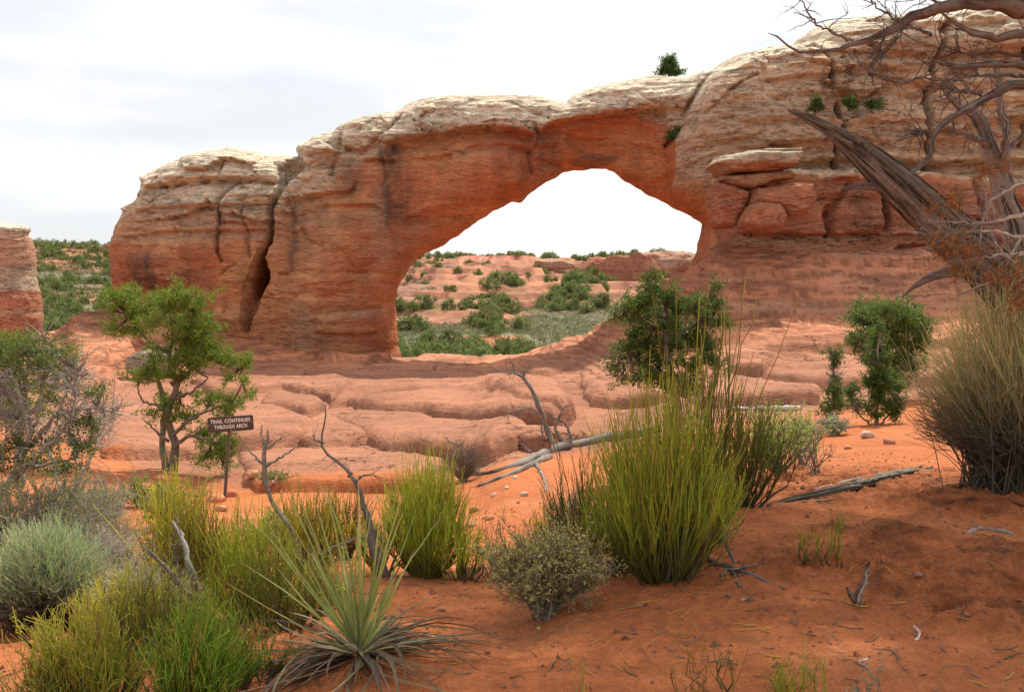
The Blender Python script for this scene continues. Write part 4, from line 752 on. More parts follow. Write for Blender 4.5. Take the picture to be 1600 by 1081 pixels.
# ---------------------------------------------------------------- trail sign
sg = at(352, 14.6); zt = P(358, 668, 14.6)
t = thing('trail_sign', sg, 'brown trail sign with white lettering on a thin leaning steel post', 'sign')
d = 14.6; a_ = P(351, 790, d)-sg; b_ = P(360, 655, d)-sg
def prism(A, B, prof, col, name, mt, parent):
    A = np.array(A); B = np.array(B); ax = nrm(B-A); x = nrm(np.cross([0, 1, 0], ax)); y = np.cross(ax, x); n = len(prof); V = [c+x*u_+y*v_ for c in (A, B) for u_, v_ in prof]
    f = np.array([[i, (i+1) % n, n+(i+1) % n, n+i] for i in range(n)]); me = mesh(name, np.array(V), [f], mt, np.tile(col, (2*n, 1)), parent, smooth=False); return me
prof = [(-.028, -.02), (-.020, -.02), (-.013, .008), (.013, .008), (.020, -.02), (.028, -.02), (.018, .014), (-.018, .014)]
prism(a_, b_, prof, (.17, .16, .14), 'post', M_metal, t)
roll = math.radians(-3.2); cen = P(360.5, 662, d-.03)-sg; w2, h2, th_ = .368, .125, .008
def rrect(w_, h_, r, n=5):
    o = []
    for cx_, cy_, a0 in ((w_-r, h_-r, 0), (-w_+r, h_-r, 90), (-w_+r, -h_+r, 180), (w_-r, -h_+r, 270)):
        for i in range(n+1): aa = math.radians(a0+90*i/n); o.append((cx_+r*math.cos(aa), cy_+r*math.sin(aa)))
    return o
def plate(name, w_, h_, r, y0, y1, col, parent):
    o = rrect(w_, h_, r); n = len(o); V = [(x_, y_, z_) for y_ in (y0, y1) for x_, z_ in o]; bm = bmesh.new(); vs = [bm.verts.new(v) for v in V]
    bm.faces.new(vs[:n]); bm.faces.new(vs[n:][::-1]); [bm.faces.new([vs[(i+1) % n], vs[i], vs[n+i], vs[n+(i+1) % n]]) for i in range(n)]
    bmesh.ops.recalc_face_normals(bm, faces=bm.faces); me = bpy.data.meshes.new(name); bm.to_mesh(me); bm.free(); at_ = me.color_attributes.new('col', 'FLOAT_COLOR', 'POINT'); at_.data.foreach_set('color', np.tile([*col, 1], len(me.vertices)))
    me.materials.append(M_metal); ob = bpy.data.objects.new(name, me); link(ob, parent); return ob
pn = plate('panel', w2, h2, .028, -th_, th_, (.055, .042, .032), t); pn.location = cen; pn.rotation_euler = (math.radians(-2), roll, math.radians(7))
bd = []
def words_(txt, z, size):
    cu_ = bpy.data.curves.new('lettering', 'FONT'); cu_.body = txt; cu_.size = size; cu_.align_x = 'CENTER'; cu_.align_y = 'CENTER'; cu_.extrude = .001; cu_.offset = .0022; cu_.space_character = 1.12; cu_.space_word = 1.25; cu_.resolution_u = 3
    o = bpy.data.objects.new('lettering', cu_); link(o); dg = bpy.context.evaluated_depsgraph_get(); me = bpy.data.meshes.new_from_object(o.evaluated_get(dg)); bpy.data.objects.remove(o); me.name = 'lettering'
    at_ = me.color_attributes.new('col', 'FLOAT_COLOR', 'POINT'); at_.data.foreach_set('color', np.tile([.78, .76, .70, 1], len(me.vertices))); me.materials.clear(); me.materials.append(M_metal)
    ob = bpy.data.objects.new('lettering', me); link(ob, pn); ob.location = (0, -th_-.0025, z); ob.rotation_euler = (math.pi/2, 0, 0); return ob
for txt, z_, wd_ in (('TRAIL CONTINUES', .05, .64), ('THROUGH ARCH', -.045, .53)):
    o = words_(txt, z_, .088); sx = wd_/o.dimensions.x; o.scale = (sx, 1, 1)
for bx, bz_ in ((0, .108), (0, -.108), (-.345, .0), (.345, .0)):
    o = plate('bolt', .007, .007, .006, -th_-.003, -th_+.002, (.55, .53, .5), pn); o.location = (bx, 0, bz_)
# ---------------------------------------------------------------- far trees on the hills seen through the opening and at the left
FAR = []
for s in range(9):
    rng = np.random.default_rng(500+s); n = 26; q = nrm(rng.normal(size=(n, 3)))*(rng.random((n, 1))**.4)*[1, 1, .8]; q[:, 2] = np.abs(q[:, 2])*1.15-.15; q[:, :2] *= (1.1-.35*q[:, 2:3].clip(0)); m = 34
    c = np.repeat(q, m, 0); dr = nrm(rng.normal(size=(n*m, 3))); pos = c+dr*.30*rng.random((n*m, 1))**.5; pos[:, 2] += .35
    K = leaves(pos, dr, .16*rng.uniform(.6, 1.3, n*m), .11, np.repeat(cvar((.20, .235, .085), n, rng, .35), m, 0)*cvar((1, 1, 1), n*m, rng, .25), rng)
    tr = np.stack([np.zeros((3, 3)), rng.normal(0, .25, (3, 3))*[1, 1, 0]+[0, 0, .6]], 1); T_ = tubes(tr, taper(3, 2, .06, .03), (.2, .17, .14), 4)
    J = join(K, T_); FAR.append(mesh('juniper_tree' if s % 2 else 'far_juniper', J[0], J[1], M_far, J[2], smooth=False))  # every variant is the same far juniper, under either object name
used_ = set()
def far_tree(x, y, h, wd, lab, grp, rng):
    i = int(rng.integers(0, 9)); o = FAR[i]
    if i in used_: o = FAR[i].copy(); link(o)
    used_.add(i); o.location = (x, y, float(gz(x, y)[0])-.08*h); o.rotation_euler = (0, 0, rng.uniform(0, 6.28)); o.scale = (wd/2.3, wd/2.3, h/1.6); tag(o, lab, 'tree', grp)
rng = np.random.default_rng(77)
G = {'ridge': ('dark juniper among those lining the far ridge against the sky', 'junipers along the far ridge seen through the arch'),
     'slope': ('small dark juniper growing on the far red slickrock slope', 'junipers on the far slickrock slope'),
     'basin': ('green juniper in the dense belt on the basin floor behind the arch', 'junipers on the basin floor'),
     'left': ('green bushy juniper on the hillside between the rock column and the butte', 'junipers on the left hillside')}
def scat(n, s0, s1, d0, d1, h0, h1, g, key=lambda s, d: True):
    k = 0
    while k < n:
        s = rng.uniform(s0, s1); d = math.exp(rng.uniform(math.log(d0), math.log(d1)))
        if not key(s, d): continue
        h = rng.uniform(h0, h1); far_tree((s-800)/F*d, d, h, h*rng.uniform(.9, 1.5), *G[g], rng); k += 1
scat(130, 612, 1085, 325, 415, 2.0, 4.6, 'ridge'); scat(70, 620, 1080, 195, 320, 1.3, 3.2, 'slope')
scat(58, 760, 950, 152, 200, 1.4, 4.2, 'basin'); scat(64, 616, 830, 84, 160, 1.4, 3.9, 'basin'); scat(26, 616, 800, 150, 200, 1.2, 2.8, 'basin')
scat(100, 48, 200, 85, 185, .9, 2.4, 'left'); scat(50, 50, 200, 175, 262, 1.2, 3.4, 'left')
for (px, d, h, wd, lab) in ((652, 92, 3.6, 5.2, 'large round juniper just behind the left foot of the arch'), (698, 102, 1.8, 2.6, 'round bush in front of the orange cut bank'), (737, 104, 1.5, 1.6, 'small juniper right of the round bush before the cut bank'), (783, 104, 2.2, 3.4, 'wide juniper at the right end of the orange cut bank'), (672, 86, 2.6, 4.2, 'spreading green bush right of the large round juniper'), (720, 84, 1.5, 3.0, 'low wide green bush on the near edge of the basin'), (622, 98, 3.4, 3.0, 'juniper half hidden by the fluted left foot of the arch'), (862, 155, 2.6, 3.2, 'lone round juniper on the grey green sage meadow')):
    far_tree((px-800)/F*d, d, h, wd, lab, None, rng)
# far rock outcrops
for i, (px, top, bot, wpx, d, lab, cc) in enumerate(((640, 440, 462, 40, 215, 'long slanting pink ledge low on the slope by the left foot', 1), (820, 425, 448, 50, 240, 'broad broken pink ledge under the ridge trees', 1), (870, 408, 430, 30, 262, 'pale knob just under the ridge trees right of centre', 1), (655, 466, 490, 44, 172, 'pale broken slab low on the slope beside the left foot', 1), (760, 474, 498, 46, 168, 'layered pink slab above the basin trees left of centre', 1), (700, 452, 470, 40, 200, 'short pink step above the pale broken slab', 1), (735, 455, 482, 44, 190, 'split pink ledge among the basin trees', 1), (930, 462, 492, 36, 188, 'rounded pink ledge right of the long low outcrop', 1), (690, 488, 508, 46, 165, 'low pale slab by the basin bushes', 1), (990, 403, 462, 44, 225, 'tall blocky red outcrop in the far hills below the right end of the arch', 0), (930, 412, 455, 34, 230, 'low double domed red outcrop beside the tall blocky outcrop', 0), (1045, 402, 450, 60, 260, 'sloping pink outcrop right of the tall blocky outcrop', 1), (880, 444, 482, 62, 195, 'long low pink outcrop above the basin trees', 1), (785, 436, 476, 40, 200, 'stepped red outcrop left of the long low outcrop', 0), (985, 455, 496, 34, 190, 'small pink dome in front of the tall blocky outcrop', 1), (655, 452, 490, 40, 180, 'pale slanting slab outcrop nearest the left foot of the arch', 1), (700, 420, 452, 46, 225, 'broken pink ledge high on the far slope left of centre', 1), (745, 415, 440, 30, 250, 'small red knob under the ridge trees', 0), (172, 384, 402, 13, 205, 'small pale outcrop on the hilltop beside the butte', 1))):
    zt = P(px, top, d)[2]; zb = P(px, bot, d)[2]; k_ = d/F; c = P(px, bot, d); c[2] = (zt+zb)/2-(zt-zb)*.10
    rock('rock_outcrop', c, (wpx*k_*1.3, wpx*k_*.8, (zt-zb)*.80), 300+i, lab, 'rock', col=(.37, .14, .085) if not cc else (.40, .18, .115), col2=(.40, .165, .10) if not cc else (.46, .25, .17), sub=5, boxy=.5, rough=.45, strata=.07)
# low sage on the basin floor
n = 17000; x = rng.uniform(600, 1000, n); d = rng.uniform(66, 190, n); k = (((x > 800) & (d < 165)) | (d < 135)); x = x[k]; d = d[k]; k = (d < 109) | ((d > 117) & (d < 185)) | (x < 672) | (x > 830); x = x[k]; d = d[k]; X_ = (x-800)/F*d; Z_ = gz(X_, d); cc = np.stack([X_, d, Z_], 1); m = 7
q = np.repeat(cc, m, 0)+rng.normal(0, 1, (len(cc)*m, 3))*[.28, .28, .10]+[0, 0, .15]; K = leaves(q, rng.normal(size=q.shape)*[1, 1, .6]+UP*.5, .22, .13, np.repeat(cvar((.15, .175, .11), len(cc), rng, .35, (.19, .19, .07)), m, 0), rng)
o = mesh('sagebrush_cover', K[0], K[1], M_far, K[2], smooth=False); tag(o, 'low grey green sage covering the basin floor', 'sagebrush', kind='stuff')
n = 2600; x = rng.uniform(40, 205, n); d = rng.uniform(62, 230, n); X_ = (x-800)/F*d; Z_ = gz(X_, d); cc = np.stack([X_, d, Z_], 1); q = np.repeat(cc, m, 0)+rng.normal(0, 1, (n*m, 3))*[.4, .4, .12]+[0, 0, .15]
K = leaves(q, rng.normal(size=q.shape)*[1, 1, .6]+UP*.5, .34, .2, np.repeat(cvar((.10, .125, .045), n, rng, .35, (.18, .15, .08)), m, 0), rng); o = mesh('hillside_scrub', K[0], K[1], M_far, K[2], smooth=False); tag(o, 'low mixed scrub on the hillside left of the butte', 'scrub', kind='stuff')
# ---------------------------------------------------------------- trees of the middle distance
JL = (.13, .21, .028); JB = (.38, .45, .05); JD = (.085, .15, .032); JDB = (.22, .30, .06)
clump_tree('juniper_tree', 'gnarled bright green juniper standing before the left butte above the trail sign', 'tree', 17.5, None,
 [[(266, 748, .085, 0), (274, 700, .075, .05), (262, 650, .06, 0), (276, 600, .055, 0), (264, 560, .04, 0), (270, 525, .025, .1)], [(262, 740, .07, 0), (252, 690, .055, .1), (258, 640, .05, .1), (246, 590, .035, .1), (232, 550, .02, .1)],
  [(268, 600, .05, 0), (288, 590, .035, -.1), (300, 575, .02, -.2), (325, 590, .014, -.2)], [(266, 575, .045, 0), (285, 535, .03, -.1), (280, 505, .02, -.1), (255, 490, .012, -.2)],
  [(285, 535, .028, -.1), (300, 500, .016, 0), (302, 480, .01, 0)], [(262, 550, .04, 0), (235, 535, .025, .1), (215, 515, .016, .2), (195, 490, .01, .2)],
  [(268, 625, .045, 0), (300, 612, .022, -.2), (325, 590, .012, -.2)], [(268, 650, .045, 0), (245, 632, .03, -.1), (222, 625, .018, -.2), (215, 600, .01, -.2)],
  [(268, 680, .04, 0), (300, 655, .03, -.1), (330, 640, .018, -.2), (360, 632, .01, -.3)], [(270, 700, .04, 0), (300, 680, .028, -.2), (330, 690, .016, -.3)], [(272, 545, .03, 0), (310, 555, .02, .1), (350, 570, .014, .2), (375, 585, .008, .2)], [(262, 690, .03, 0), (235, 665, .018, .1), (225, 655, .01, .1)]],
 [(180, 462, 22, 12), (208, 462, 22, 13), (170, 482, 14, 8), (205, 490, 26, 14), (178, 518, 20, 11), (210, 515, 24, 12), (235, 505, 18, 14), (285, 462, 30, 14), (268, 478, 24, 16), (300, 482, 22, 20), (318, 500, 20, 16), (322, 525, 20, 18), (300, 530, 26, 20), (290, 560, 30, 16), (318, 560, 26, 18), (345, 560, 28, 16), (375, 570, 20, 12), (385, 562, 12, 8), (355, 590, 10, 9), (382, 594, 12, 5), (290, 585, 22, 14), (245, 545, 18, 10), (228, 585, 24, 12), (215, 592, 14, 8), (268, 520, 16, 12), (262, 630, 22, 14), (240, 650, 16, 8), (330, 625, 26, 14), (365, 628, 26, 14), (385, 622, 12, 9), (350, 645, 24, 8), (300, 650, 16, 10), (275, 655, 16, 10), (320, 680, 22, 16), (345, 700, 20, 18), (325, 715, 18, 16), (360, 690, 12, 16), (350, 725, 14, 12), (250, 470, 16, 12), (240, 560, 18, 10), (260, 590, 16, 9), (310, 545, 26, 16), (275, 500, 18, 12), (190, 470, 24, 14), (225, 490, 20, 12), (300, 520, 26, 18), (335, 545, 22, 16), (285, 640, 16, 9), (345, 665, 18, 10)],
 201, JL, JB, tuft=.125, per=50, ls=(.07, .022), d_spread=1.2, dens=.62, woodc=(.12, .095, .075))
clump_tree('juniper_tree', 'dark green juniper rising behind the large mormon tea bush', 'tree', 12.5, None,
 [[(1052, 735, .09, 0), (1056, 640, .07, 0), (1050, 590, .055, 0), (1040, 540, .045, 0), (1045, 505, .03, .1), (1035, 470, .02, .1)], [(1050, 590, .04, 0), (1000, 570, .025, 0), (970, 565, .012, 0)], [(1042, 545, .03, 0), (1080, 510, .022, .1), (1110, 495, .012, .1)], [(1044, 520, .028, 0), (1005, 500, .018, 0), (975, 480, .01, 0)], [(1052, 600, .03, 0), (1090, 570, .02, -.1), (1120, 560, .01, -.1)]],
 [(1020, 432, 20, 7), (1012, 450, 22, 8), (1040, 455, 14, 8), (1010, 468, 16, 7), (1048, 470, 20, 12), (1060, 485, 20, 12), (985, 475, 16, 8), (970, 485, 12, 8), (975, 498, 22, 8), (1000, 500, 22, 9), (1020, 515, 24, 12), (1055, 510, 26, 14), (1085, 480, 24, 14), (1100, 500, 26, 16), (1128, 505, 18, 10), (1125, 475, 20, 8), (1110, 455, 14, 8), (1090, 530, 22, 14), (1060, 540, 24, 14), (1020, 540, 24, 10), (990, 525, 18, 9), (985, 545, 20, 9), (965, 560, 18, 10), (955, 575, 14, 8), (1000, 560, 22, 10), (1030, 570, 24, 12), (1070, 570, 24, 14), (1105, 550, 20, 14), (1120, 575, 14, 12), (975, 590, 20, 8), (1040, 600, 30, 14), (1075, 605, 26, 14), (1010, 590, 26, 12), (1000, 480, 26, 14), (1030, 490, 26, 14), (1075, 525, 26, 16), (1000, 540, 24, 12), (1040, 545, 26, 14)],
 202, JD, (.17, .22, .035), tuft=.10, per=50, ls=(.055, .019), dens=1.2, woodc=(.13, .10, .08), d_spread=.8)
clump_tree('juniper_tree', 'broad dark green juniper at the foot of the right slickrock', 'tree', 21.0, None,
 [[(1398, 622, .09, 0), (1395, 590, .07, 0), (1390, 560, .05, 0), (1385, 520, .03, 0)], [(1395, 590, .05, 0), (1425, 560, .03, 0), (1440, 530, .015, 0)], [(1394, 580, .04, 0), (1360, 560, .025, 0), (1345, 530, .012, 0)]],
 [(1352, 484, 22, 9), (1345, 500, 20, 10), (1380, 485, 26, 10), (1412, 488, 24, 10), (1435, 500, 20, 14), (1370, 505, 28, 14), (1405, 512, 30, 14), (1440, 525, 18, 14), (1340, 525, 16, 8), (1345, 540, 18, 8), (1380, 535, 28, 14), (1415, 545, 26, 14), (1425, 570, 22, 14), (1390, 565, 24, 14), (1400, 590, 20, 10), (1360, 560, 14, 10)],
 203, JD, JDB, tuft=.17, per=46, ls=(.09, .03), dens=.75, d_spread=1.2, woodc=(.16, .13, .11))
clump_tree('juniper_sapling', 'narrow upright young juniper beside the pale stone', 'tree', 15.5, None,
 [[(1368, 672, .04, 0), (1370, 630, .03, 0), (1372, 580, .02, 0), (1374, 515, .006, 0)], [(1368, 668, .022, 0), (1345, 650, .012, 0), (1330, 620, .006, 0)], [(1368, 670, .022, 0), (1395, 640, .012, 0), (1404, 610, .006, 0)]],
 [(1374, 512, 5, 9), (1372, 528, 8, 10), (1372, 545, 12, 12), (1366, 562, 13, 11), (1380, 562, 11, 10), (1370, 582, 16, 12), (1362, 600, 14, 12), (1380, 600, 16, 12), (1390, 590, 10, 9), (1372, 622, 18, 12), (1388, 640, 12, 10), (1330, 612, 10, 9), (1335, 632, 10, 10), (1326, 622, 8, 8), (1402, 608, 9, 12), (1404, 628, 9, 12), (1398, 648, 9, 8), (1365, 645, 12, 8)],
 204, (.085, .15, .03), (.19, .25, .05), tuft=.10, per=55, ls=(.06, .022), dens=1.3, d_spread=.35)
clump_tree('juniper_sapling', 'thin young juniper with a ball of leaves at its tip', 'tree', 15.0, None,
 [[(1300, 668, .025, 0), (1300, 630, .018, 0), (1303, 590, .012, 0), (1304, 560, .006, 0)]],
 [(1304, 556, 10, 11), (1306, 572, 8, 8), (1306, 592, 5, 6), (1302, 612, 10, 12), (1298, 630, 12, 9), (1310, 625, 8, 10), (1292, 645, 12, 8), (1306, 645, 8, 8)], 205, (.085, .15, .03), (.19, .25, .05), tuft=.09, per=50, ls=(.06, .022), dens=1.3, d_spread=.3)
def wallbush(px, py, d, rx, ry, lab, seed, name='cliff_shrub'):
    clump_tree(name, lab, 'shrub', d, None, [[(px, py+ry, .05, 0), (px, py+ry*.3, .03, 0), (px+1, py-ry*.4, .015, 0)]], [(px, py+ry*.1, rx*.5, ry*.5), (px-rx*.55, py+ry*.35, rx*.35, ry*.35), (px+rx*.6, py+ry*.3, rx*.4, ry*.4), (px+rx*.1, py-ry*.55, rx*.25, ry*.4), (px-rx*.35, py-ry*.2, rx*.2, ry*.45)], seed, (.07, .13, .03), (.14, .2, .04), tuft=.20, per=40, ls=(.15, .05), dens=.5, d_spread=.6, twig=1)
wallbush(1046, 106, 50.0, 19, 19, 'dark green bush growing on top of the arch', 210, 'juniper_bush'); wallbush(1277, 166, 42.6, 11, 12, 'round green bush growing on the cliff face beside a crack', 211)
wallbush(1057, 212, 46.6, 12, 8, 'green tuft in the joint where the arch meets the cliff', 212); wallbush(1330, 164, 42.6, 8, 4, 'small green tuft right of the round cliff bush', 213); wallbush(1366, 165, 42.6, 10, 4, 'low grey green tuft on the cliff ledge behind the broken trunk', 214)
branchy('dead_snag', 'tiny dead snag beside the bush on top of the arch', 'dead tree', 50, [[(1026, 124, .08, 0), (1024, 116, .05, 0), (1020, 112, .03, 0)], [(1025, 120, .05, 0), (1030, 113, .03, 0)]], 215, 0)
# left edge: half dead juniper thicket
clump_tree('juniper_bush', 'tangled half dead juniper with grey branches at the left edge', 'shrub', 8.5, None,
 [[(-20, 800, 0.0372, 0), (20, 740, 0.0279, 0), (45, 690, 0.0217, -.1), (40, 640, 0.0174, -.2), (20, 590, 0.0099, -.2)], [(45, 700, 0.0217, 0), (90, 650, 0.0155, -.2), (130, 640, 0.0099, -.3), (180, 642, 0.0050, -.4)], [(45, 690, 0.0186, 0), (60, 640, 0.0124, 0), (70, 590, 0.0074, 0), (68, 530, 0.0043, 0)], [(10, 760, 0.0248, 0), (70, 700, 0.0155, -.3), (110, 655, 0.0099, -.4), (118, 600, 0.0050, -.4)], [(40, 650, 0.0155, -.2), (15, 620, 0.0099, -.2), (-10, 600, 0.0062, -.2)], [(30, 730, 0.0186, .1), (100, 720, 0.0112, .1), (140, 690, 0.0074, .2), (160, 640, 0.0037, .2)], [(0, 700, 0.0124, -.3), (20, 665, 0.0087, -.3), (-10, 640, 0.0062, -.3)], [(90, 650, 0.0099, -.2), (110, 600, 0.0062, -.2), (125, 575, 0.0031, -.2)]],
 [(15, 545, 26, 14), (50, 545, 26, 14), (85, 550, 24, 10), (100, 570, 18, 9), (15, 575, 24, 14), (60, 575, 24, 12), (105, 582, 14, 6), (-10, 560, 24, 30), (20, 610, 20, 12), (100, 625, 16, 9), (140, 620, 22, 9), (160, 615, 12, 7), (120, 660, 24, 14), (80, 690, 28, 14), (130, 700, 22, 16), (60, 720, 30, 18), (20, 690, 26, 20), (100, 735, 26, 14), (0, 730, 26, 18), (145, 670, 12, 14), (30, 650, 20, 12)],
 206, (.085, .13, .03), (.24, .29, .05), tuft=.085, per=46, ls=(.04, .013), dens=1.5, woodc=(.24, .22, .195), d_spread=.8, twig=20)
branchy('dead_shrub', 'leafless grey shrub between the left thicket and the juniper', 'shrub', 9.5, [[(100, 790, .02, 0), (130, 740, .016, 0), (150, 700, .012, 0), (180, 655, .008, 0), (185, 615, .004, 0)], [(130, 740, .014, 0), (110, 690, .01, 0), (120, 640, .005, 0)], [(150, 700, .01, 0), (170, 690, .007, 0), (178, 630, .004, 0)], [(100, 780, .014, 0), (80, 720, .01, 0), (75, 660, .005, 0)]], 207, 60, (.15, .5), .004, (.42, .39, .36))
shrub('scrub_oak', 25, 790, 'dense grey green scrub below the half dead juniper at the left edge', 'shrub', 1.15, 1.9, (60, 420, 2200, 11000), 511, (.28, .255, .22), (.22, .30, .07), (.42, .46, .15), d=7.9, ll=(.026, .010), r=.005, up=.4)
shrub('scrub_oak', 120, 760, 'twiggy grey and green scrub right of the left thicket', 'shrub', .95, 1.0, (40, 300, 1300, 5200), 512, (.30, .275, .24), (.24, .30, .08), (.44, .46, .17), d=9.0, ll=(.026, .010), r=.005, up=.4)
clump_tree('juniper_bush', 'bright green juniper top behind the grey thicket at the left edge', 'shrub', 10.5, None, [[(30, 760, .06, 0), (32, 680, .045, 0), (40, 600, .03, 0), (45, 545, .01, 0)], [(34, 660, .03, 0), (80, 610, .02, 0), (100, 560, .008, 0)], [(32, 650, .03, 0), (0, 600, .02, 0), (-20, 560, .01, 0)]],
 [(10, 540, 28, 14), (50, 545, 30, 14), (90, 552, 26, 10), (20, 565, 30, 16), (70, 572, 28, 12), (105, 575, 16, 8), (-20, 560, 30, 20), (30, 600, 36, 18), (80, 605, 26, 14), (-10, 610, 30, 20), (20, 640, 34, 18), (70, 640, 28, 16)], 513, JL, JB, tuft=.12, per=46, ls=(.055, .018), dens=.9, d_spread=.8)
# ---------------------------------------------------------------- mormon tea and other near plants
mormon(1034, 905, 'largest olive green mormon tea bush fanning out in the middle of the sand', 1.16, .90, 1650, 301, (OLIVE_D, (.50, .55, .07), TIPY), r=.0024, dep=.8, woodn=12, wr=.012)
t = mormon(1100, 890, 'tall thin mormon tea sprig rising above the largest bush', 1.72, .42, 90, 302, (OLIVE_D, (.27, .28, .05), YTIP), r=.0042, lean=(.03, 0), flat=.98, d=5.15)
mormon(1168, 800, 'loose mormon tea bush with bare lower stems right of the largest', .95, .85, 420, 303, (( .12, .09, .05), (.20, .22, .04), TIPY), r=.0032, d=6.5, woodn=16, wr=.013)
mormon(664, 902, 'rounded bright yellow green mormon tea bush behind the yucca', .86, .66, 1100, 304, (YG_D, YG, YTIP), r=.0026, dep=.55)
mormon(478, 862, 'straw tipped mormon tea bush behind the dead forked stem', .70, .70, 650, 305, ((.20, .15, .06), (.50, .48, .08), (.62, .50, .14)), r=.0030, d=6.6, woodn=14)
mormon(262, 800, 'yellow mormon tea bush perched on a bare woody stem', .95, .62, 560, 306, (YG_D, (.58, .56, .08), YTIP), r=.0030, d=5.9, woodn=4)
mormon(392, 965, 'tall loose yellow green mormon tea left of the yucca', .70, .60, 480, 307, (YG_D, (.54, .60, .08), YTIP), r=.0026, woodn=12, wr=.007)
mormon(318, 935, 'loose mormon tea with yellow stems around the leaning woody trunk', .80, .5, 230, 308, (YG_D, (.30, .28, .06), YTIP), r=.0026)
mormon(112, 1120, 'dense yellow tipped mormon tea in the bottom left corner', .47, .52, 900, 309, (OLIVE_D, (.44, .47, .07), (.62, .54, .11)), r=.0020, d=3.35)
mormon(292, 1120, 'fresh green mormon tea leaning right beside the corner bush', .46, .50, 820, 310, ((.10, .14, .03), (.28, .44, .05), (.48, .58, .10)), r=.0019, d=3.4, lean=(.12, 0))
mormon(905, 880, 'narrow mormon tea with orange tips at the left of the largest', .88, .42, 260, 311, (OLIVE_D, (.20, .20, .04), (.42, .25, .06)), r=.0026, d=5.6, lean=(-.1, 0))
mormon(1258, 1105, 'short dark mormon tea tuft at the bottom edge right of centre', .30, .26, 90, 312, r=.0019, d=3.1, woodn=3, wr=.004)
mormon(1150, 1090, 'sparse sprawling mormon tea stems at the bottom edge', .34, .5, 34, 313, (OLIVE_D, (.20, .20, .04), TIPY), r=.0019, d=3.2, woodn=3, wr=.004, kinky=.05)
mormon(1312, 905, 'few thin mormon tea stems beside the weathered stump on the sand', .42, .28, 34, 314, r=.0024, d=4.75, woodn=2, wr=.004)
mormon(1268, 900, 'sparse low mormon tea sprigs left of the weathered stump', .28, .2, 22, 315, r=.0024, d=4.9, woodn=2, wr=.004)
mormon(775, 880, 'low thin mormon tea beside the rounded bright bush', .42, .3, 120, 316, (OLIVE_D, (.24, .25, .05), TIPY), r=.0022, d=5.6, woodn=3, wr=.004)
mormon(915, 1085, 'two or three thin green stems at the bottom edge', .26, .08, 9, 317, r=.0017, d=3.15, woodn=1, wr=.003)
YM = ((.26, .24, .07), (.62, .63, .10), (.72, .60, .16))
mormon(345, 872, 'loose yellow mormon tea between the sign post and the yucca', .44, .85, 420, 501, YM, r=.0028, d=6.3, kinky=.06)
mormon(535, 838, 'thin brown tipped mormon tea behind the crooked dead stem', .70, .55, 260, 502, ((.15, .11, .05), (.32, .29, .07), (.50, .38, .12)), r=.003, d=7.0, kinky=.05)
mormon(440, 975, 'low straggly mormon tea just left of the yucca leaves', .55, .6, 300, 503, (OLIVE_D, (.30, .32, .06), TIPY), r=.0022, d=4.3, kinky=.07)
mormon(212, 905, 'straggly yellow mormon tea left of the leaning woody trunk', .55, .5, 150, 504, YM, r=.0024, d=5.0, kinky=.06)
mormon(375, 1065, 'thin green mormon tea stems between the corner bushes and the yucca', .34, .42, 230, 505, (OLIVE_D, (.22, .32, .05), TIPY), r=.0018, d=3.6)
mormon(200, 1010, 'olive mormon tea behind the two corner bushes', .42, .5, 260, 506, (OLIVE_D, (.26, .27, .05), TIPY), r=.0022, d=3.9, kinky=.05)
mormon(30, 1105, 'dark mormon tea cut by the left edge at the bottom', .36, .34, 300, 507, (OLIVE_D, (.22, .25, .05), TIPY), r=.0019, d=3.2)
mormon(1120, 850, 'sparse olive mormon tea stems leaning right of the largest bush', .6, .55, 130, 508, r=.0026, d=5.5, kinky=.06)
mormon(955, 900, 'short dense olive mormon tea against the left foot of the largest bush', .62, .5, 380, 509, r=.0024, d=5.1, kinky=.05)
mormon(160, 960, 'yellowish mormon tea between the grey grass and the corner bush', .42, .5, 260, 521, YM, r=.0022, d=4.4, kinky=.06)
mormon(300, 862, 'leggy yellow mormon tea under the perched yellow bush', .52, .6, 260, 522, YM, r=.0028, d=6.0, kinky=.06)
mormon(720, 905, 'thin yellow green mormon tea at the right foot of the rounded bush', .45, .4, 200, 523, (YG_D, YG, YTIP), r=.0024, d=5.5, kinky=.05)
mormon(590, 890, 'short yellow green mormon tea at the left foot of the rounded bush', .5, .4, 220, 524, (YG_D, YG, YTIP), r=.0024, d=5.6, kinky=.05)
mormon(470, 935, 'low dense yellow green mormon tea just behind the yucca', .42, .7, 340, 525, YM, r=.0022, d=4.7, kinky=.06)
mormon(860, 850, 'pale yellow mormon tea behind the round blackbrush', .5, .5, 220, 526, YM, r=.0026, d=6.2, kinky=.05)
mormon(90, 985, 'sparse yellow mormon tea in front of the soft pale rabbitbrush', .36, .5, 140, 541, YM, r=.0020, d=4.0, kinky=.07)
mormon(240, 985, 'olive mormon tea at the foot of the leaning woody trunk', .40, .5, 240, 542, r=.0021, d=4.2, kinky=.06)
shrub('leafy_shrub', 205, 735, 'small green leafy shrub beside the slickrock left of the gnarled juniper', 'shrub', .6, .9, (20, 120, 460, 2200), 543, (.2, .16, .12), (.18, .28, .06), (.34, .42, .1), d=13.0, ll=(.035, .018), r=.005)
shrub('dead_shrub', 150, 760, 'thin grey leafless twigs at the right edge of the left thicket', 'shrub', 1.0, 1.0, (20, 160, 500, 500), 544, (.36, .32, .28), (.2, .24, .08), (.3, .34, .12), d=10.0, r=.006)
SG = (.22, .19, .15)
shrub('blackbrush', 852, 965, 'low round olive brown blackbrush left of the largest mormon tea', 'shrub', .62, .86, (50, 420, 2200, 9000), 321, (.22, .18, .12), (.40, .42, .11), (.70, .58, .24), ll=(.019, .007), r=.0035, up=.35, dep=.7)
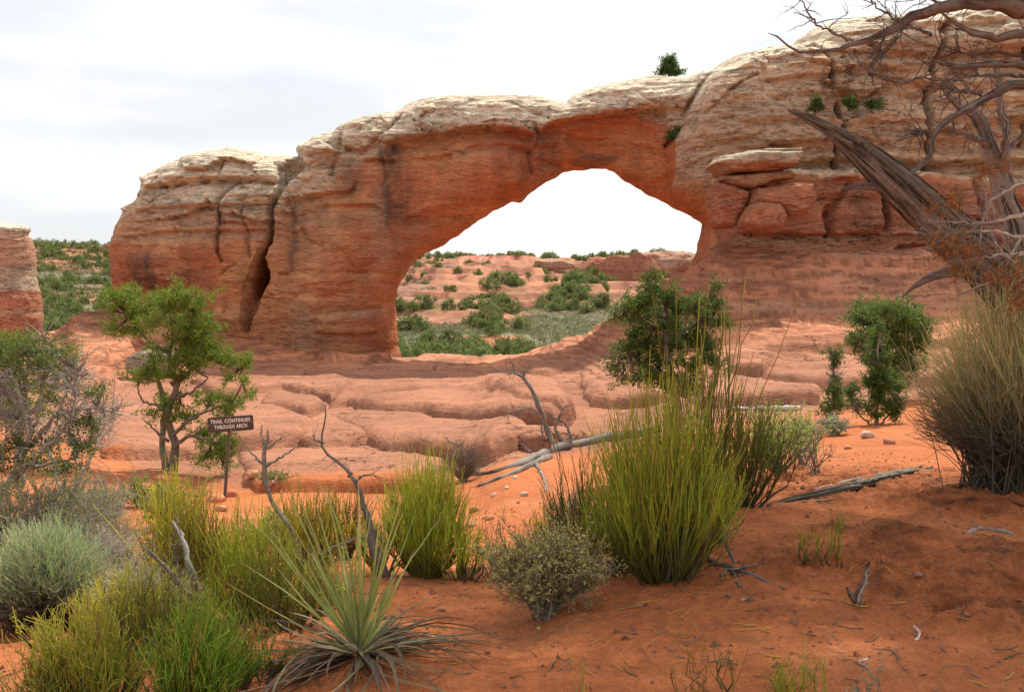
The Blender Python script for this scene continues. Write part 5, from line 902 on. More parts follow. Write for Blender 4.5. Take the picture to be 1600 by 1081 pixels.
shrub('blackbrush', 905, 800, 'pale flowering scrub between the fallen tree and the largest bush', 'shrub', .42, .7, (30, 220, 1100, 3600), 322, (.30, .25, .19), (.30, .29, .16), (.56, .50, .36), d=8.0)
shrub('dead_shrub', 722, 728, 'leafless brown shrub in front of the slickrock', 'shrub', .9, 1.0, (34, 240, 900, 900), 323, (.24, .18, .13), (.22, .2, .1), None, d=15.0, r=.006)
shrub('leafy_shrub', 1222, 800, 'leafy light green shrub behind the loose mormon tea', 'shrub', .95, 1.15, (26, 170, 700, 3800), 324, (.22, .18, .14), (.34, .48, .09), (.58, .66, .18), d=8.6, ll=(.028, .014), r=.004)
shrub('leafy_shrub', 1262, 745, 'thin twiggy light green shrub beside the long log', 'shrub', .75, .7, (14, 80, 260, 900), 325, (.25, .2, .16), (.24, .33, .09), (.42, .48, .16), d=9.5, ll=(.028, .014), r=.004)
shrub('leafy_shrub', 262, 760, 'leafy bright green shrub below the gnarled juniper', 'shrub', .85, 1.05, (24, 150, 600, 3000), 326, (.2, .16, .12), (.16, .28, .05), (.32, .42, .1), d=11.0, ll=(.035, .018), r=.005)
shrub('leafy_shrub', 425, 800, 'low yellow green leafy shrub right of the sign post', 'shrub', .55, 1.1, (24, 140, 560, 2600), 327, (.2, .16, .12), (.26, .33, .09), (.42, .46, .15), d=9.0, ll=(.028, .013), r=.004)
shrub('sagebrush', 1312, 695, 'small round grey sagebrush below the young junipers', 'shrub', .42, .62, (30, 200, 900, 3400), 328, (.32, .29, .25), (.34, .35, .25), (.45, .45, .34), d=14.0, ll=(.03, .012), r=.005)
shrub('sagebrush', 1258, 690, 'grey green sagebrush left of the small round one', 'shrub', .42, .9, (30, 200, 800, 2800), 329, (.28, .25, .2), (.26, .28, .17), (.4, .4, .28), d=13.5, ll=(.03, .012), r=.005)
shrub('sagebrush', 165, 850, 'grey brown sagebrush under the left thicket', 'shrub', .62, 1.1, (40, 300, 1500, 4200), 330, (.36, .32, .26), (.42, .41, .27), (.58, .54, .40), d=6.4, ll=(.018, .006), r=.0035)
shrub('sagebrush', 110, 800, 'olive grey scrub at the foot of the left thicket', 'shrub', .8, 1.5, (40, 280, 1200, 4200), 331, (.30, .26, .2), (.20, .22, .09), (.36, .36, .18), d=7.6, ll=(.02, .007), r=.004)
shrub('silver_sprig', 1385, 1100, 'small silvery leaved sprigs at the bottom edge right of centre', 'plant', .26, .30, (7, 16, 40, 260), 332, (.2, .19, .14), (.24, .28, .2), (.36, .38, .28), d=3.05, ll=(.012, .008), r=.0018, up=.6)
shrub('silver_sprig', 1300, 1110, 'dark little leaved sprig between the bottom tuft and silvery sprigs', 'plant', .24, .2, (5, 14, 40, 260), 333, (.16, .14, .1), (.15, .18, .12), (.24, .28, .18), d=3.0, ll=(.012, .008), r=.0018, up=.6)
shrub('dried_scrub', 1285, 770, 'dry thin twig scrub beside the long grey log', 'shrub', .55, .35, (8, 30, 80, 60), 334, (.28, .22, .17), (.3, .3, .15), None, d=8.2, r=.0035)
shrub('sagebrush', 420, 705, 'low green scrub at the edge of the slickrock behind the sign', 'shrub', .3, 1.1, (24, 140, 500, 1800), 335, (.2, .17, .13), (.2, .27, .07), (.33, .36, .13), d=15.5, ll=(.03, .014), r=.004)
def sprayp(name, px, row, label, h, wd, n, seed, c0, c1, d=None, r=.0016, sag=.25, dep=None, m2=2.0, woodn=10, cat='shrub', lean=0):
    loc = at(px, d) if d else spot(px, row); t = thing(name, loc, label, cat); (V, f, C_), A = spray(h, wd, n, seed, c0, c1, r, sag, dep, m2)
    V[:, 0] += lean*V[:, 2]; mesh('stems', V, f, M_stem, C_, t)
    if woodn: put('woody_base', woody(A, woodn, .009, (.2, .16, .12), np.random.default_rng(seed)), M_wood, t)
    return t
sprayp('rabbitbrush', 1612, 795, 'huge straw coloured rabbitbrush filling the right edge', 1.92, 1.8, 2300, 341, (.22, .18, .13), (.74, .68, .36), d=7.0, r=.0026, dep=1.3, m2=2.4, woodn=40)
sprayp('rabbitbrush', 50, 925, 'soft pale green rabbitbrush with brown skirt at the left edge', .66, .78, 2900, 342, (.24, .17, .12), (.60, .66, .42), d=5.0, r=.0016, m2=2.2)
sprayp('rabbitbrush', 185, 950, 'pale grey bunch of drooping grass on the cut bank', .36, .62, 1100, 343, (.44, .37, .28), (.68, .65, .48), d=4.9, r=.0014, sag=.5, m2=1.2)
sprayp('rabbitbrush', 230, 930, 'low grey green tuft fanning right over the sandy bank', .30, .55, 420, 344, (.40, .34, .26), (.58, .60, .36), d=5.1, r=.0014, lean=.4, m2=1.2)
# yucca
def yucca():
    rng = np.random.default_rng(351); loc = spot(562, 1022, 3.2, 5); d = loc[1]; t = thing('yucca', loc, 'spiky green yucca with dead grey leaves spread on red sand', 'yucca')
    def blade(ends, w0, cols_, sag, k=9, root=.03, curl=.03):
        n = len(ends); s = np.linspace(0, 1, k)[None, :, None]; r0 = nrm(ends)*root; A = r0[:, None]*(1-s)+ends[:, None]*s; ln = np.linalg.norm(ends, axis=1)[:, None, None]; A = A+UP*sag[:, None, None]*4*s*(1-s)*ln+rng.normal(0, .006, A.shape)*s*(1-s); lat = nrm(np.cross(ends, UP)+1e-6)*rng.normal(0, curl, (n, 1))*3; A = A+lat[:, None]*ln*s**2.2
        T_ = nrm(np.gradient(A, axis=1)); side = nrm(np.cross(T_, UP+.3*rng.normal(size=(n, 1, 3)))); nn = np.cross(side, T_); wdt = (w0[:, None]*np.interp(s[0, :, 0], [0, .08, .4, .8, 1], [.8, .9, 1, .55, .04])[None])[..., None]
        V = np.stack([A-side*wdt+nn*wdt*.45, A-nn*wdt*.25, A+side*wdt+nn*wdt*.45], 2); C_ = np.repeat(cols_[:, :, None, :], 3, 2); C_[:, :, 1] *= .88
        base = (np.arange(n)*k*3)[:, None, None]; i = np.arange(k-1)[None, :, None]*3; j = np.arange(2)[None, None, :]; f = np.stack([base+i+j, base+i+j+1, base+i+j+4, base+i+j+3], -1).reshape(-1, 4)
        return V.reshape(-1, 3), f, C_.reshape(-1, 3)
    hero = [(335, 900), (375, 822), (402, 795), (378, 872), (410, 830), (440, 775), (470, 770), (492, 760), (485, 815), (500, 800), (530, 850), (545, 740), (566, 728), (617, 741), (635, 767), (605, 790), (652, 790), (692, 812), (660, 850), (583, 752), (512, 765), (540, 790), (570, 760), (425, 885), (445, 840), (470, 860), (600, 850), (625, 890), (560, 780), (630, 800), (455, 810)]
    E = np.array([P(a, b, d+rng.normal(0, .14))-loc for a, b in hero]); n = 16; an = rng.uniform(0, 2*math.pi, n); ti = rng.uniform(.15, 1.15, n); E2 = np.stack([np.sin(ti)*np.cos(an), np.sin(ti)*np.sin(an), np.cos(ti)], 1)*rng.uniform(.30, .62, n)[:, None]
    E = np.vstack([E, E2]); n = len(E); kx = np.linspace(0, 1, 9); g1 = cvar((.36, .45, .13), n, rng, .2, (.60, .58, .18)); c = g1[:, None]*(.72+.28*kx[None, :, None]); tp = (kx**8)[None, :, None]; c = c*(1-tp)+np.array([.55, .45, .3])*tp; b0 = (np.exp(-(kx/.12)**2))[None, :, None]; c = c*(1-b0)+np.array([.5, .45, .3])*b0
    K = blade(E, rng.uniform(.0052, .0090, n), c, rng.uniform(-.05, .08, n)); mesh('green_leaves', *K[:2], M_leaf, K[2], t)
    n = 140; an = np.repeat(rng.uniform(0, 2*math.pi, 28), 5)+rng.normal(0, .16, n); rad = rng.uniform(.18, .70, n); E3 = np.stack([np.cos(an)*rad, np.sin(an)*rad, np.zeros(n)], 1); gzv = gz(loc[0]+E3[:, 0], loc[1]+E3[:, 1])-loc[2]; E3[:, 2] = gzv+rng.uniform(-.01, .05, n); E3[:, 2] -= .0
    c = cvar((.24, .175, .10), n, rng, .45, (.11, .085, .065))[:, None]*np.ones((1, 9, 1)); K = blade(E3, rng.uniform(.005, .011, n), c, rng.uniform(-.02, .20, n), root=.045, curl=.13); mesh('dead_leaves', *K[:2], M_wood, K[2], t)
    n = 26; an = rng.uniform(0, 2*math.pi, n); ti = rng.uniform(.9, 1.4, n); E4 = np.stack([np.sin(ti)*np.cos(an), np.sin(ti)*np.sin(an), np.cos(ti)], 1)*rng.uniform(.2, .45, n)[:, None]
    c = cvar((.45, .40, .24), n, rng, .25)[:, None]*np.ones((1, 9, 1)); K = blade(E4, rng.uniform(.006, .009, n), c, rng.uniform(-.02, .1, n)); mesh('yellowing_leaves', *K[:2], M_leaf, K[2], t)
yucca()
# ---------------------------------------------------------------- dead wood
GR = (.165, .142, .122)
def lift(row0, ln, k=1.0, col={706: 862, 742: 742, 702: 880, 700: 892, 716: 832}):
    """give a branch the depth of the ground under its root, its size scaled with the distance"""
    e = spot(col[row0], row0, 9)[1]; return [(a, b, r*e/12.8*k, e-12.8+o) for a, b, r, o in ln]
branchy('fallen_tree', 'fallen grey dead tree with upright branches lying before the slickrock', 'dead tree', 12.8,
 [[(1030, 676, .10), (955, 688, .10), (905, 697, .10), (880, 701, .095), (850, 710, .08), (820, 724, .06), (780, 737, .042), (740, 742, .034), (700, 734, .028), (672, 726, .014)],
  lift(706, [(862, 692, .045, 0), (848, 650, .036, 0), (836, 620, .03, 0), (822, 596, .026, 0), (806, 583, .018, 0), (785, 581, .012, 0), (765, 572, .008, 0), (752, 576, .004, 0)]),
  lift(706, [(808, 584, .012, 0), (802, 574, .008, 0), (800, 566, .004, 0)]), lift(706, [(824, 598, .018, 0), (818, 588, .012, 0), (826, 575, .004, 0)]), lift(706, [(848, 655, .018, 0), (830, 638, .014, -.1), (812, 642, .011, -.1), (798, 630, .006, -.1)]), lift(706, [(815, 642, .009, -.1), (800, 645, .006, -.1), (786, 650, .003, -.1)]),
  lift(742, [(742, 738, .02, 0), (728, 712, .016, 0), (712, 694, .012, 0), (700, 690, .008, 0)]), lift(742, [(715, 696, .01, 0), (724, 692, .006, 0)]),
  [(858, 716, .06), (830, 728, .05), (800, 741, .035), (770, 753, .03), (745, 760, .015)], [(835, 724, .04), (846, 740, .025), (853, 757, .018), (852, 770, .01)],
  lift(702, [(880, 694, .035, 0), (868, 670, .022, 0), (872, 655, .016, 0), (882, 635, .01, 0)]), lift(700, [(892, 688, .03, 0), (885, 665, .015, 0), (862, 650, .01, 0)]), lift(706, [(855, 694, .02, 0), (848, 680, .014, 0), (846, 665, .008, 0)]), lift(716, [(832, 708, .015, 0), (818, 697, .011, 0), (812, 692, .006, 0)])],
 361, 95, (.06, .26), .006, GR, k=22)
bundle('grey_log', 'long weathered grey log lying across the lit sand at right', 'log', 8.3,
 [[(1198, 792, .02), (1240, 783, .035), (1290, 773, .04), (1340, 761, .04), (1400, 746, .04), (1455, 732, .02)], [(1270, 768, .02), (1340, 752, .03), (1400, 740, .025), (1440, 729, .01)], [(1250, 787, .012), (1290, 784, .012), (1322, 777, .004)]], 362, 16, .36, ((.09, .075, .06), (.30, .27, .23)))
branchy('dead_branch', 'bare grey log lying on slickrock behind the loose mormon tea', 'log', 19.0, [[(1140, 640, .05), (1180, 641, .06), (1225, 642, .07), (1250, 640, .06)]], 363, 8, (.1, .3), .01, (.36, .31, .26), parts=('log_body', 'splinters'))
branchy('forked_sapling', 'dead forked grey stem standing behind the yucca leaves', 'dead stem', 5.2,
 [[(480, 905, .014, .1), (455, 830, .013, 0), (428, 790, .013, 0), (414, 745, .012, 0), (414, 700, .011, 0), (418, 688, .007, 0), (418, 672, .004, 0)], [(414, 728, .009, 0), (400, 715, .006, 0), (386, 698, .004, 0), (378, 690, .002, 0)], [(416, 728, .009, 0), (438, 715, .006, 0), (458, 702, .004, 0), (470, 696, .002, 0)], [(418, 700, .006, 0), (432, 690, .004, 0), (446, 680, .002, 0)], [(414, 700, .005, 0), (409, 680, .004, 0), (408, 664, .003, 0)]], 364, 6, (.02, .07), .002, (.17, .145, .12), gn=.003, third=.5)
branchy('dead_sapling', 'crooked dead stem with bare twigs between the two yellow bushes', 'dead stem', 5.4,
 [[(600, 900, .035, .1), (585, 855, .03, 0), (572, 800, .016, 0), (556, 755, .012, 0), (535, 728, .010, 0), (512, 708, .008, 0), (503, 690, .006, 0), (508, 655, .004, 0), (508, 632, .003, 0)], [(506, 692, .005, 0), (494, 688, .004, 0), (488, 680, .002, 0)], [(556, 755, .008, 0), (568, 742, .006, 0), (588, 744, .003, 0)], [(545, 745, .006, 0), (549, 738, .004, 0)], [(585, 855, .014, 0), (560, 840, .009, 0), (500, 865, .006, 0)], [(575, 815, .008, 0), (600, 850, .006, 0)]], 365, 30, (.03, .12), .0025, (.15, .125, .105), gn=.004, third=.8)
branchy('woody_trunk', 'grey leaning woody trunk under the perched yellow bush', 'dead stem', 4.9,
 [[(318, 975, .022, 0), (308, 930, .020, 0), (295, 880, .017, 0), (285, 840, .013, .2), (270, 815, .008, .5)], [(300, 935, .016, 0), (275, 905, .013, 0), (245, 872, .01, 0), (222, 850, .004, 0)], [(282, 900, .009, 0), (276, 880, .006, 0), (270, 850, .004, 0)], [(325, 925, .008, -.1), (360, 945, .007, -.1), (395, 975, .008, -.1), (412, 1000, .005, -.1)]], 366, 34, (.05, .16), .003, (.14, .118, .098), gn=.004)
branchy('fallen_branch', 'dark dead branch forking over the shaded sand right of the largest bush', 'dead branch', 4.75, [[(1070, 856, .012), (1110, 878, .016), (1140, 889, .016), (1165, 896, .012), (1200, 912, .010), (1228, 921, .004)], [(1140, 889, .012), (1150, 905, .010), (1155, 918, .006)], [(1105, 790, .006, .5), (1125, 820, .008, .35), (1135, 850, .008, .2), (1147, 880, .01, 0)], [(1140, 890, .008, 0), (1170, 885, .006, .1), (1195, 880, .003, .15)], [(1138, 888, .008, 0), (1125, 900, .006, -.1)]], 367, 16, (.03, .1), .0022, (.12, .095, .078), gn=.003)
bundle('weathered_stump', 'small splintered brown root standing upright in the shaded sand', 'dead wood', 4.2, [[(1345, 1000, .010, -.05), (1342, 960, .024, 0), (1341, 935, .025, 0), (1352, 905, .020, .08), (1358, 878, .008, .15)], [(1344, 945, .014, .02), (1330, 930, .012, -.02), (1324, 918, .006, 0)], [(1343, 965, .010, 0), (1332, 990, .006, -.05), (1322, 1002, .003, -.08)], [(1345, 970, .010, 0), (1350, 1000, .005, -.05)], [(1320, 965, .006, .02), (1290, 975, .004, 0), (1240, 955, .003, 0)]], 368, 11, .34, ((.09, .055, .035), (.33, .22, .15)))
branchy('curved_stick', 'pale curved stick lying on the sand near the bottom right', 'stick', 3.6, [[(1340, 1034, .004), (1395, 1020, .006), (1425, 1008, .007), (1437, 990, .007), (1425, 976, .005)]], 369, 0, col=(.42, .36, .3), gn=.001)
branchy('dark_branch', 'dark curved branch lying across the churned soil at the right', 'dead branch', 4.9, [[(1505, 836, .012), (1535, 828, .014), (1565, 832, .014), (1592, 842, .01)], [(1535, 828, .008), (1520, 822, .006)]], 370, 8, (.03, .1), .002, (.22, .17, .14))
# sticks, stems and litter on the sand
n = 270; rng = np.random.default_rng(380); cnt = 0
while cnt < n:
    px = rng.uniform(640, 1600) if cnt < 225 else rng.uniform(380, 760); row = rng.uniform(800, 1078)
    if row < 800+(900-px)*.25 or (px < 980 and row < 905): continue
    q = spot(px, row, 2.6, 9); L_ = rng.uniform(.02, .14)*(1.5 if rng.random() < .15 else 1); an = rng.uniform(0, math.pi); k = 6; s = np.linspace(-.5, .5, k); yl = rng.random() < .3; cv = rng.normal(0, .04 if yl else .14)
    xs = q[0]+np.cos(an)*s*L_-np.sin(an)*cv*L_*4*(s*s-.25); ys = q[1]+np.sin(an)*s*L_+np.cos(an)*cv*L_*4*(s*s-.25); zz = gz(xs, ys)+.004; r0 = rng.uniform(.0012, .0035)
    A = np.stack([xs, ys, zz+rng.uniform(0, .012)*(s+.5)], 1)[None]; K = tubes(A, taper(1, k, r0, r0*.5), (.50, .33, .08) if yl else cvar((.20, .145, .105), 1, rng, .5)[0], 5)
    o = mesh('yellow_stem' if yl else 'dry_stick', *K[:2], M_wood, K[2], loc=A[0, 2]); cnt += 1
    if yl: tag(o, 'short yellow dry stem lying on the shaded red sand', 'stick', 'yellow stems scattered on the sand')
    else: tag(o, 'small grey brown dry stick lying on the red sand', 'stick', 'dry sticks scattered on the sand')
n = 9000; px = rng.uniform(-5, 4.6, n); py = rng.uniform(2.6, 11, n)**1.0; Z_ = gz(px, py); c = np.stack([px, py, Z_], 1); sz = rng.uniform(.002, .010, n)**1.0*(1+rng.random(n)**6*2)
ov = np.array([[1, 0, 0], [-1, 0, 0], [0, 1, 0], [0, -1, 0], [0, 0, .8], [0, 0, -.8]]); of = np.array([[0, 2, 4], [2, 1, 4], [1, 3, 4], [3, 0, 4], [2, 0, 5], [1, 2, 5], [3, 1, 5], [0, 3, 5]])
V = (c[:, None]+ov[None]*sz[:, None, None]*(1+.4*rng.normal(size=(n, 6, 3)))).reshape(-1, 3); f = (of[None]+(np.arange(n)*6)[:, None, None]).reshape(-1, 3); C_ = np.repeat(cvar((.34, .12, .06), n, rng, .4, (.2, .1, .07)), 6, 0)
o = mesh('soil_crumbs', V, f, M_stone, C_, smooth=False); tag(o, 'crumbs of red soil scattered over the sand', 'soil crumbs', kind='stuff')
# ---------------------------------------------------------------- the dead tree at the right: broken leaning trunk and overhanging crown
def big_trunk(name, label, ln, d, seed, spikes, k=80, sides=56):
    q = smoothline([list(P(a, b, d+o))+[r] for a, b, r, o in ln], k); A = q[:, :3]; r = q[:, 3]; T_ = nrm(np.gradient(A, axis=0)); X1 = nrm(np.cross(T_, [0, 1, 0])); X2 = np.cross(T_, X1)
    a = np.linspace(0, 2*math.pi, sides, endpoint=False); s = np.concatenate([[0], np.cumsum(np.linalg.norm(np.diff(A, axis=0), axis=1))]); S_, A_ = np.meshgrid(s, a, indexing='ij'); tw = A_+S_*.35
    g1 = fbm(np.cos(tw)*4, np.sin(tw)*4, S_*.9, oc=3, seed=seed); g2 = fbm(np.cos(tw)*11, np.sin(tw)*11, S_*1.6, oc=3, seed=seed+7, ridge=True); rr_ = r[:, None]*(1+.20*g1+.13*g2)
    V = A[:, None]+rr_[..., None]*(np.cos(A_)[..., None]*X1[:, None]+np.sin(A_)[..., None]*X2[:, None]*.8); g = sstep(-.35, .55, g2+.5*g1)[..., None]; C_ = np.array([.045, .032, .025])*(1-g)+np.array([.22, .17, .135])*g; C_ = C_*(1+.25*fbm(np.cos(tw)*25, np.sin(tw)*25, S_*3, oc=2, seed=seed+3)[..., None])
    i, j = np.meshgrid(np.arange(k-1), np.arange(sides), indexing='ij'); j2 = (j+1) % sides; f = np.stack([i*sides+j, (i+1)*sides+j, (i+1)*sides+j2, i*sides+j2], -1).reshape(-1, 4)
    t = thing(name, A[-1], label, 'dead tree'); mesh('trunk', V.reshape(-1, 3)-A[-1], f, M_wood, C_.reshape(-1, 3), t)
    rng = np.random.default_rng(seed); m = 150; B = []; Rb = []; Cb = []; kk = 44
    for j_ in range(m):
        a0 = rng.uniform(0, 2*math.pi); i0 = int(rng.beta(1, 2.2)*k*.7); i1 = min(k-1, i0+int(rng.uniform(.2, .6)*k)); p = A[i0:i1]; n_ = len(p); an = a0+np.cumsum(rng.normal(0, .018, n_)); ro = r[i0:i1]*rng.uniform(.86, 1.1); ro = ro+.02*np.exp(-np.arange(n_)/5.)*rng.random()
        p = p+ro[:, None]*(np.cos(an)[:, None]*X1[i0:i1]+np.sin(an)[:, None]*X2[i0:i1]*.8); B.append(resamp(p, kk)); e = np.minimum(1, np.minimum(np.arange(kk), np.arange(kk)[::-1])/8+.05); Rb.append(rng.uniform(.006, .014)*e); g_ = rng.random()**1.3; Cb.append(np.array([.05, .037, .028])*(1-g_)+np.array([.30, .245, .20])*g_)
    K = tubes(np.array(B), np.array(Rb), np.array(Cb), 5); mesh('bark_fibres', K[0]-A[-1], K[1], M_wood, K[2], t); return t, A, q
rt = np.random.default_rng(401)
t, A, q = big_trunk('broken_trunk', 'thick splintered dead trunk leaning up to the left across the cliff', [(1230, 172, .004, .1), (1262, 184, .024, .1), (1300, 206, .047, .08), (1345, 239, .09, .05), (1390, 277, .125, 0), (1440, 323, .143, 0), (1490, 367, .158, 0), (1545, 421, .17, 0), (1610, 500, .18, .1), (1680, 640, .2, .2), (1740, 800, .24, .3)], 7.2, 60, None)
spk = []
for (a0, b0, a1, b1, r_, dd) in ((1300, 200, 1262, 186, .012, -.03), (1345, 222, 1318, 200, .014, -.05), (1360, 236, 1334, 206, .012, -.04), (1350, 228, 1338, 210, .01, 0), (1400, 270, 1362, 232, .012, -.1), (1330, 226, 1290, 204, .012, -.08), (1388, 262, 1370, 240, .01, .05), (1372, 248, 1352, 216, .010, 0)):
    spk.append(np.array([P(a0, b0, 7.2+dd), P((a0+a1)/2, (b0+b1)/2, 7.2+dd), P(a1, b1, 7.2+dd)]))
for sp_ in spk: K = tubes(sp_[None], taper(1, 3, .022, .001), cvar((.17, .135, .11), 1, rt), 5); mesh('splinter', K[0]-A[-1], K[1], M_wood, K[2], t)
def spur(ln, seed, d=7.2):
    q = smoothline([list(P(a, b, d+o))+[r] for a, b, r, o in ln], 26); rng = np.random.default_rng(seed); m = 9; an = np.linspace(0, 2*math.pi, m, endpoint=False); B = []
    for a in an: B.append(q[:, :3]+(np.array([math.cos(a), 0, math.sin(a)])*q[:, 3:]*.55)+rng.normal(0, .002, (26, 3))+np.array([0, -.01, 0]))
    K = tubes(np.array(B), np.broadcast_to(q[:, 3]*.5, (m, 26)), cvar((.16, .12, .10), m, rng, .4), 6); mesh('spur', K[0]-A[-1], K[1], M_wood, K[2], t)
spur([(1400, 300, .05, .05), (1375, 293, .04, 0), (1345, 291, .028, 0), (1312, 295, .004, 0)], 402)
spur([(1530, 432, .05, .05), (1500, 425, .045, 0), (1462, 430, .036, 0), (1430, 446, .02, 0), (1408, 465, .003, 0)], 403)
spur([(1500, 402, .02, .05), (1470, 396, .016, 0), (1440, 388, .003, 0)], 404)
D = 6.2; zc = lambda l: l
main_lines = [
 [(1880, 840, .27, .3), (1855, 700, .20, .3), (1820, 450, .18, .2), (1780, 250, .15, .1), (1740, 60, .12, 0), (1700, -120, .10, 0), (1690, -300, .07, .1)],
 [(1745, 80, .09, 0), (1680, 30, .06, -.1), (1600, 14, .060, -.1), (1560, 4, .050, -.1), (1519, 4, .042, -.1), (1478, 9, .037, -.1), (1439, 22, .033, 0), (1405, 36, .028, 0), (1372, 56, .022, 0), (1333, 69, .013, 0), (1300, 78, .010, 0), (1258, 80, .008, 0), (1222, 68, .005, 0), (1211, 50, .004, 0), (1200, 52, .002, 0)],
 [(1333, 64, .008, 0), (1305, 53, .007, 0), (1275, 37, .006, 0), (1260, 14, .005, 0), (1246, -2, .003, 0)],
 [(1319, 80, .007, 0), (1344, 100, .007, -.05), (1378, 122, .008, -.1), (1411, 129, .008, -.1), (1444, 119, .007, -.1), (1469, 107, .005, -.1)],
 [(1780, 200, .09, 0), (1700, 80, .05, 0), (1600, 54, .030, -.1), (1561, 60, .026, -.1), (1528, 56, .020, -.1), (1503, 42, .014, -.1), (1472, 21, .007, -.1)],
 [(1790, 260, .09, 0), (1700, 130, .045, 0), (1600, 103, .026, -.2), (1533, 101, .021, -.2), (1492, 105, .015, -.2), (1464, 97, .010, -.2), (1444, 80, .006, -.2)],
 [(1800, 300, .09, 0), (1700, 170, .045, -.1), (1600, 133, .030, -.2), (1555, 144, .026, -.2), (1533, 156, .024, -.2), (1503, 178, .021, -.25), (1472, 194, .019, -.25), (1458, 211, .020, -.25), (1457, 236, .016, -.25), (1442, 258, .015, -.25), (1428, 266, .012, -.25), (1414, 277, .004, -.25)],
 [(1535, 147, .014, -.2), (1500, 142, .010, -.2), (1486, 139, .008, -.2), (1472, 127, .004, -.2)], [(1456, 213, .013, -.25), (1438, 204, .009, -.25), (1424, 211, .004, -.25)],
 [(1455, 55, .01, 0), (1420, 40, .008, .2), (1380, 20, .006, .3), (1350, -10, .003, .3)], [(1600, 90, .012, .2), (1560, 82, .01, .2), (1510, 84, .008, .2), (1470, 70, .004, .2)], [(1600, 120, .012, .1), (1540, 118, .009, .1), (1490, 124, .005, .1), (1450, 140, .003, .1)],
 [(1385, 48, .008, 0), (1372, 80, .006, 0), (1362, 104, .003, 0)], [(1425, 30, .007, 0), (1398, 66, .006, 0), (1376, 84, .003, 0)], [(1470, 10, .01, 0), (1440, -10, .006, 0), (1420, -30, .004, 0)],
]
tr = branchy('dead_juniper', 'bare twisted juniper whose grey branches hang in from the upper right', 'dead tree', D, main_lines, 405, 210, (.08, .34), .0042, (.13, .105, .087), gn=.006, k=30, sides=9, parts=('branches', 'twigs'), third=1.3)
base = np.array(tr.location)
E_l = [[(1640, 520, .12, .2), (1600, 400, .10, .1), (1572, 310, .075, 0), (1556, 262, .062, 0), (1544, 222, .055, 0), (1528, 186, .042, 0), (1500, 168, .028, 0), (1482, 150, .02, 0), (1468, 128, .007, 0)], [(1566, 290, .05, 0), (1572, 210, .03, -.1), (1562, 160, .024, -.1), (1558, 120, .018, -.1), (1550, 92, .009, -.1)], [(1546, 225, .03, -.05), (1510, 212, .014, -.1), (1490, 206, .009, -.1), (1478, 200, .004, -.1)], [(1560, 260, .03, 0), (1580, 230, .02, 0), (1610, 200, .014, 0)], [(1480, 150, .012, 0), (1490, 130, .006, 0), (1512, 120, .003, 0)]]
t2 = branchy('twisted_snag', 'twisted silver brown snag standing behind the broken trunk at right', 'dead tree', 7.6, E_l, 406, 40, (.1, .35), .005, (.19, .165, .14), gn=.006, k=26, sides=14, parts=('trunk', 'twigs'))
# drooping dead sprays with orange dry foliage
o_l = [[(1620, 330, .014, 0), (1560, 345, .009, 0), (1500, 350, .005, 0), (1450, 345, .002, 0)], [(1620, 380, .014, 0), (1560, 362, .008, 0), (1510, 362, .004, 0), (1470, 372, .002, 0)], [(1620, 400, .014, 0), (1580, 398, .010, 0), (1530, 402, .007, 0), (1480, 410, .004, 0)], [(1620, 280, .012, 0), (1570, 300, .008, 0), (1540, 330, .005, 0), (1530, 380, .002, 0)], [(1625, 440, .012, 0), (1570, 400, .008, 0), (1545, 350, .005, 0), (1540, 300, .002, 0)], [(1620, 360, .011, 0), (1590, 380, .007, 0), (1560, 430, .004, 0), (1500, 460, .002, 0)]]
t3 = branchy('dead_spray', 'drooping dead spray with rusty orange needles at the right edge', 'dead branch', 5.6, o_l, 407, 150, (.06, .25), .0028, (.36, .31, .27), gn=.006, parts=('branches', 'twigs'))
LV = []; OT = []
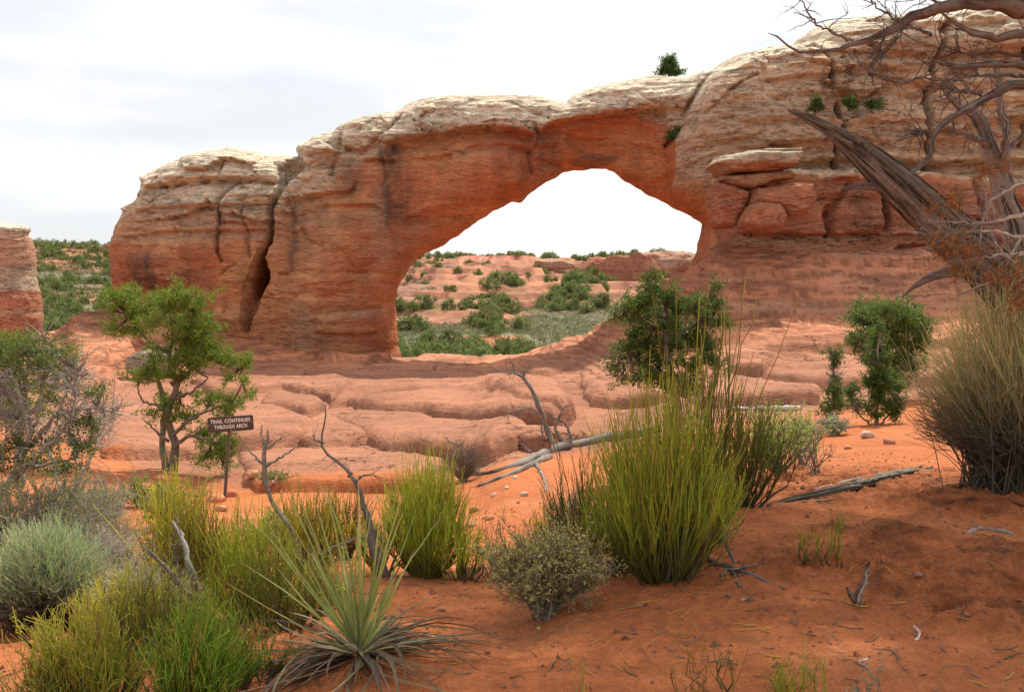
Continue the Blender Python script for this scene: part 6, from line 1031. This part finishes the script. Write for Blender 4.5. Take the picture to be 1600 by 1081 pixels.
for (cx, cy, rx, ry, n) in ((1490, 318, 20, 18, 260), (1480, 375, 26, 14, 320), (1520, 390, 26, 20, 320), (1540, 262, 26, 8, 140), (1500, 425, 18, 12, 160), (1590, 440, 26, 40, 420), (1560, 430, 26, 18, 200), (1565, 255, 14, 16, 140), (1460, 330, 14, 12, 90), (1475, 398, 16, 12, 150), (1590, 480, 16, 20, 160), (1530, 280, 12, 8, 60)):
    m = max(8, n//10); c = np.array([P(cx+rt.normal()*rx*.5, cy+rt.normal()*ry*.5, 5.5+rt.normal()*.1) for _ in range(m)]); cc = np.repeat(c, n//m+1, 0); dr = nrm(rt.normal(size=cc.shape)+[-.5, 0, -.5]); LV.append(leaves(cc+dr*.025*rt.random((len(cc), 1)), dr, .032*rt.uniform(.5, 1.4, len(cc)), .007, cvar((.40, .17, .05), len(cc), rt, .4), rt)); OT.append(np.stack([c+[.05, 0, .04], c, c+rt.normal(0, .03, c.shape)], 1)); OT.append(np.stack([c+rt.normal(0, .06, c.shape), c, c+rt.normal(0, .03, c.shape)], 1))
K = join(*LV); b3 = np.array(t3.location); mesh('dry_needles', K[0]-b3, K[1], M_leaf, K[2], t3, smooth=False); OT = np.concatenate(OT); K = tubes(OT, taper(len(OT), 3, .0022, .001), (.25, .16, .09), 3); mesh('twiglets', K[0]-b3, K[1], M_wood, K[2], t3)
# the live crown of the same stand, above and right of the frame: it shades the sand in front
LV, WD = [], []
for i in range(120):
    c = np.array([rt.uniform(.2, 6.0), rt.uniform(5.3, 11.0), 0]); c[2] = rt.uniform(2.9, 4.3)+(c[1]-5.6)*.40
    if c[0] < 1.3 and rt.random() < .6: continue
    m = 340; q_ = nrm(rt.normal(size=(m, 3)))*rt.random((m, 1))**.4*[.62, .62, .35]; LV.append(leaves(c+q_, nrm(rt.normal(size=(m, 3))), .10, .045, cvar(JD, m, rt), rt)); s = np.linspace(0, 1, 6)[None, :, None]
    src = np.array([4.9, 6.6, 2.9+rt.uniform(0, .8)]); mid = (src+c)/2+[0, 0, .3]; WD.append(((1-s)**2*src+2*s*(1-s)*mid+s*s*c))
K = join(*LV); mesh('crown', K[0]-base, K[1], M_leaf, K[2], tr, smooth=False); K = tubes(np.concatenate(WD), taper(len(WD), 6, .05, .012), (.22, .18, .15), 6); mesh('limbs', K[0]-base, K[1], M_wood, K[2], tr)
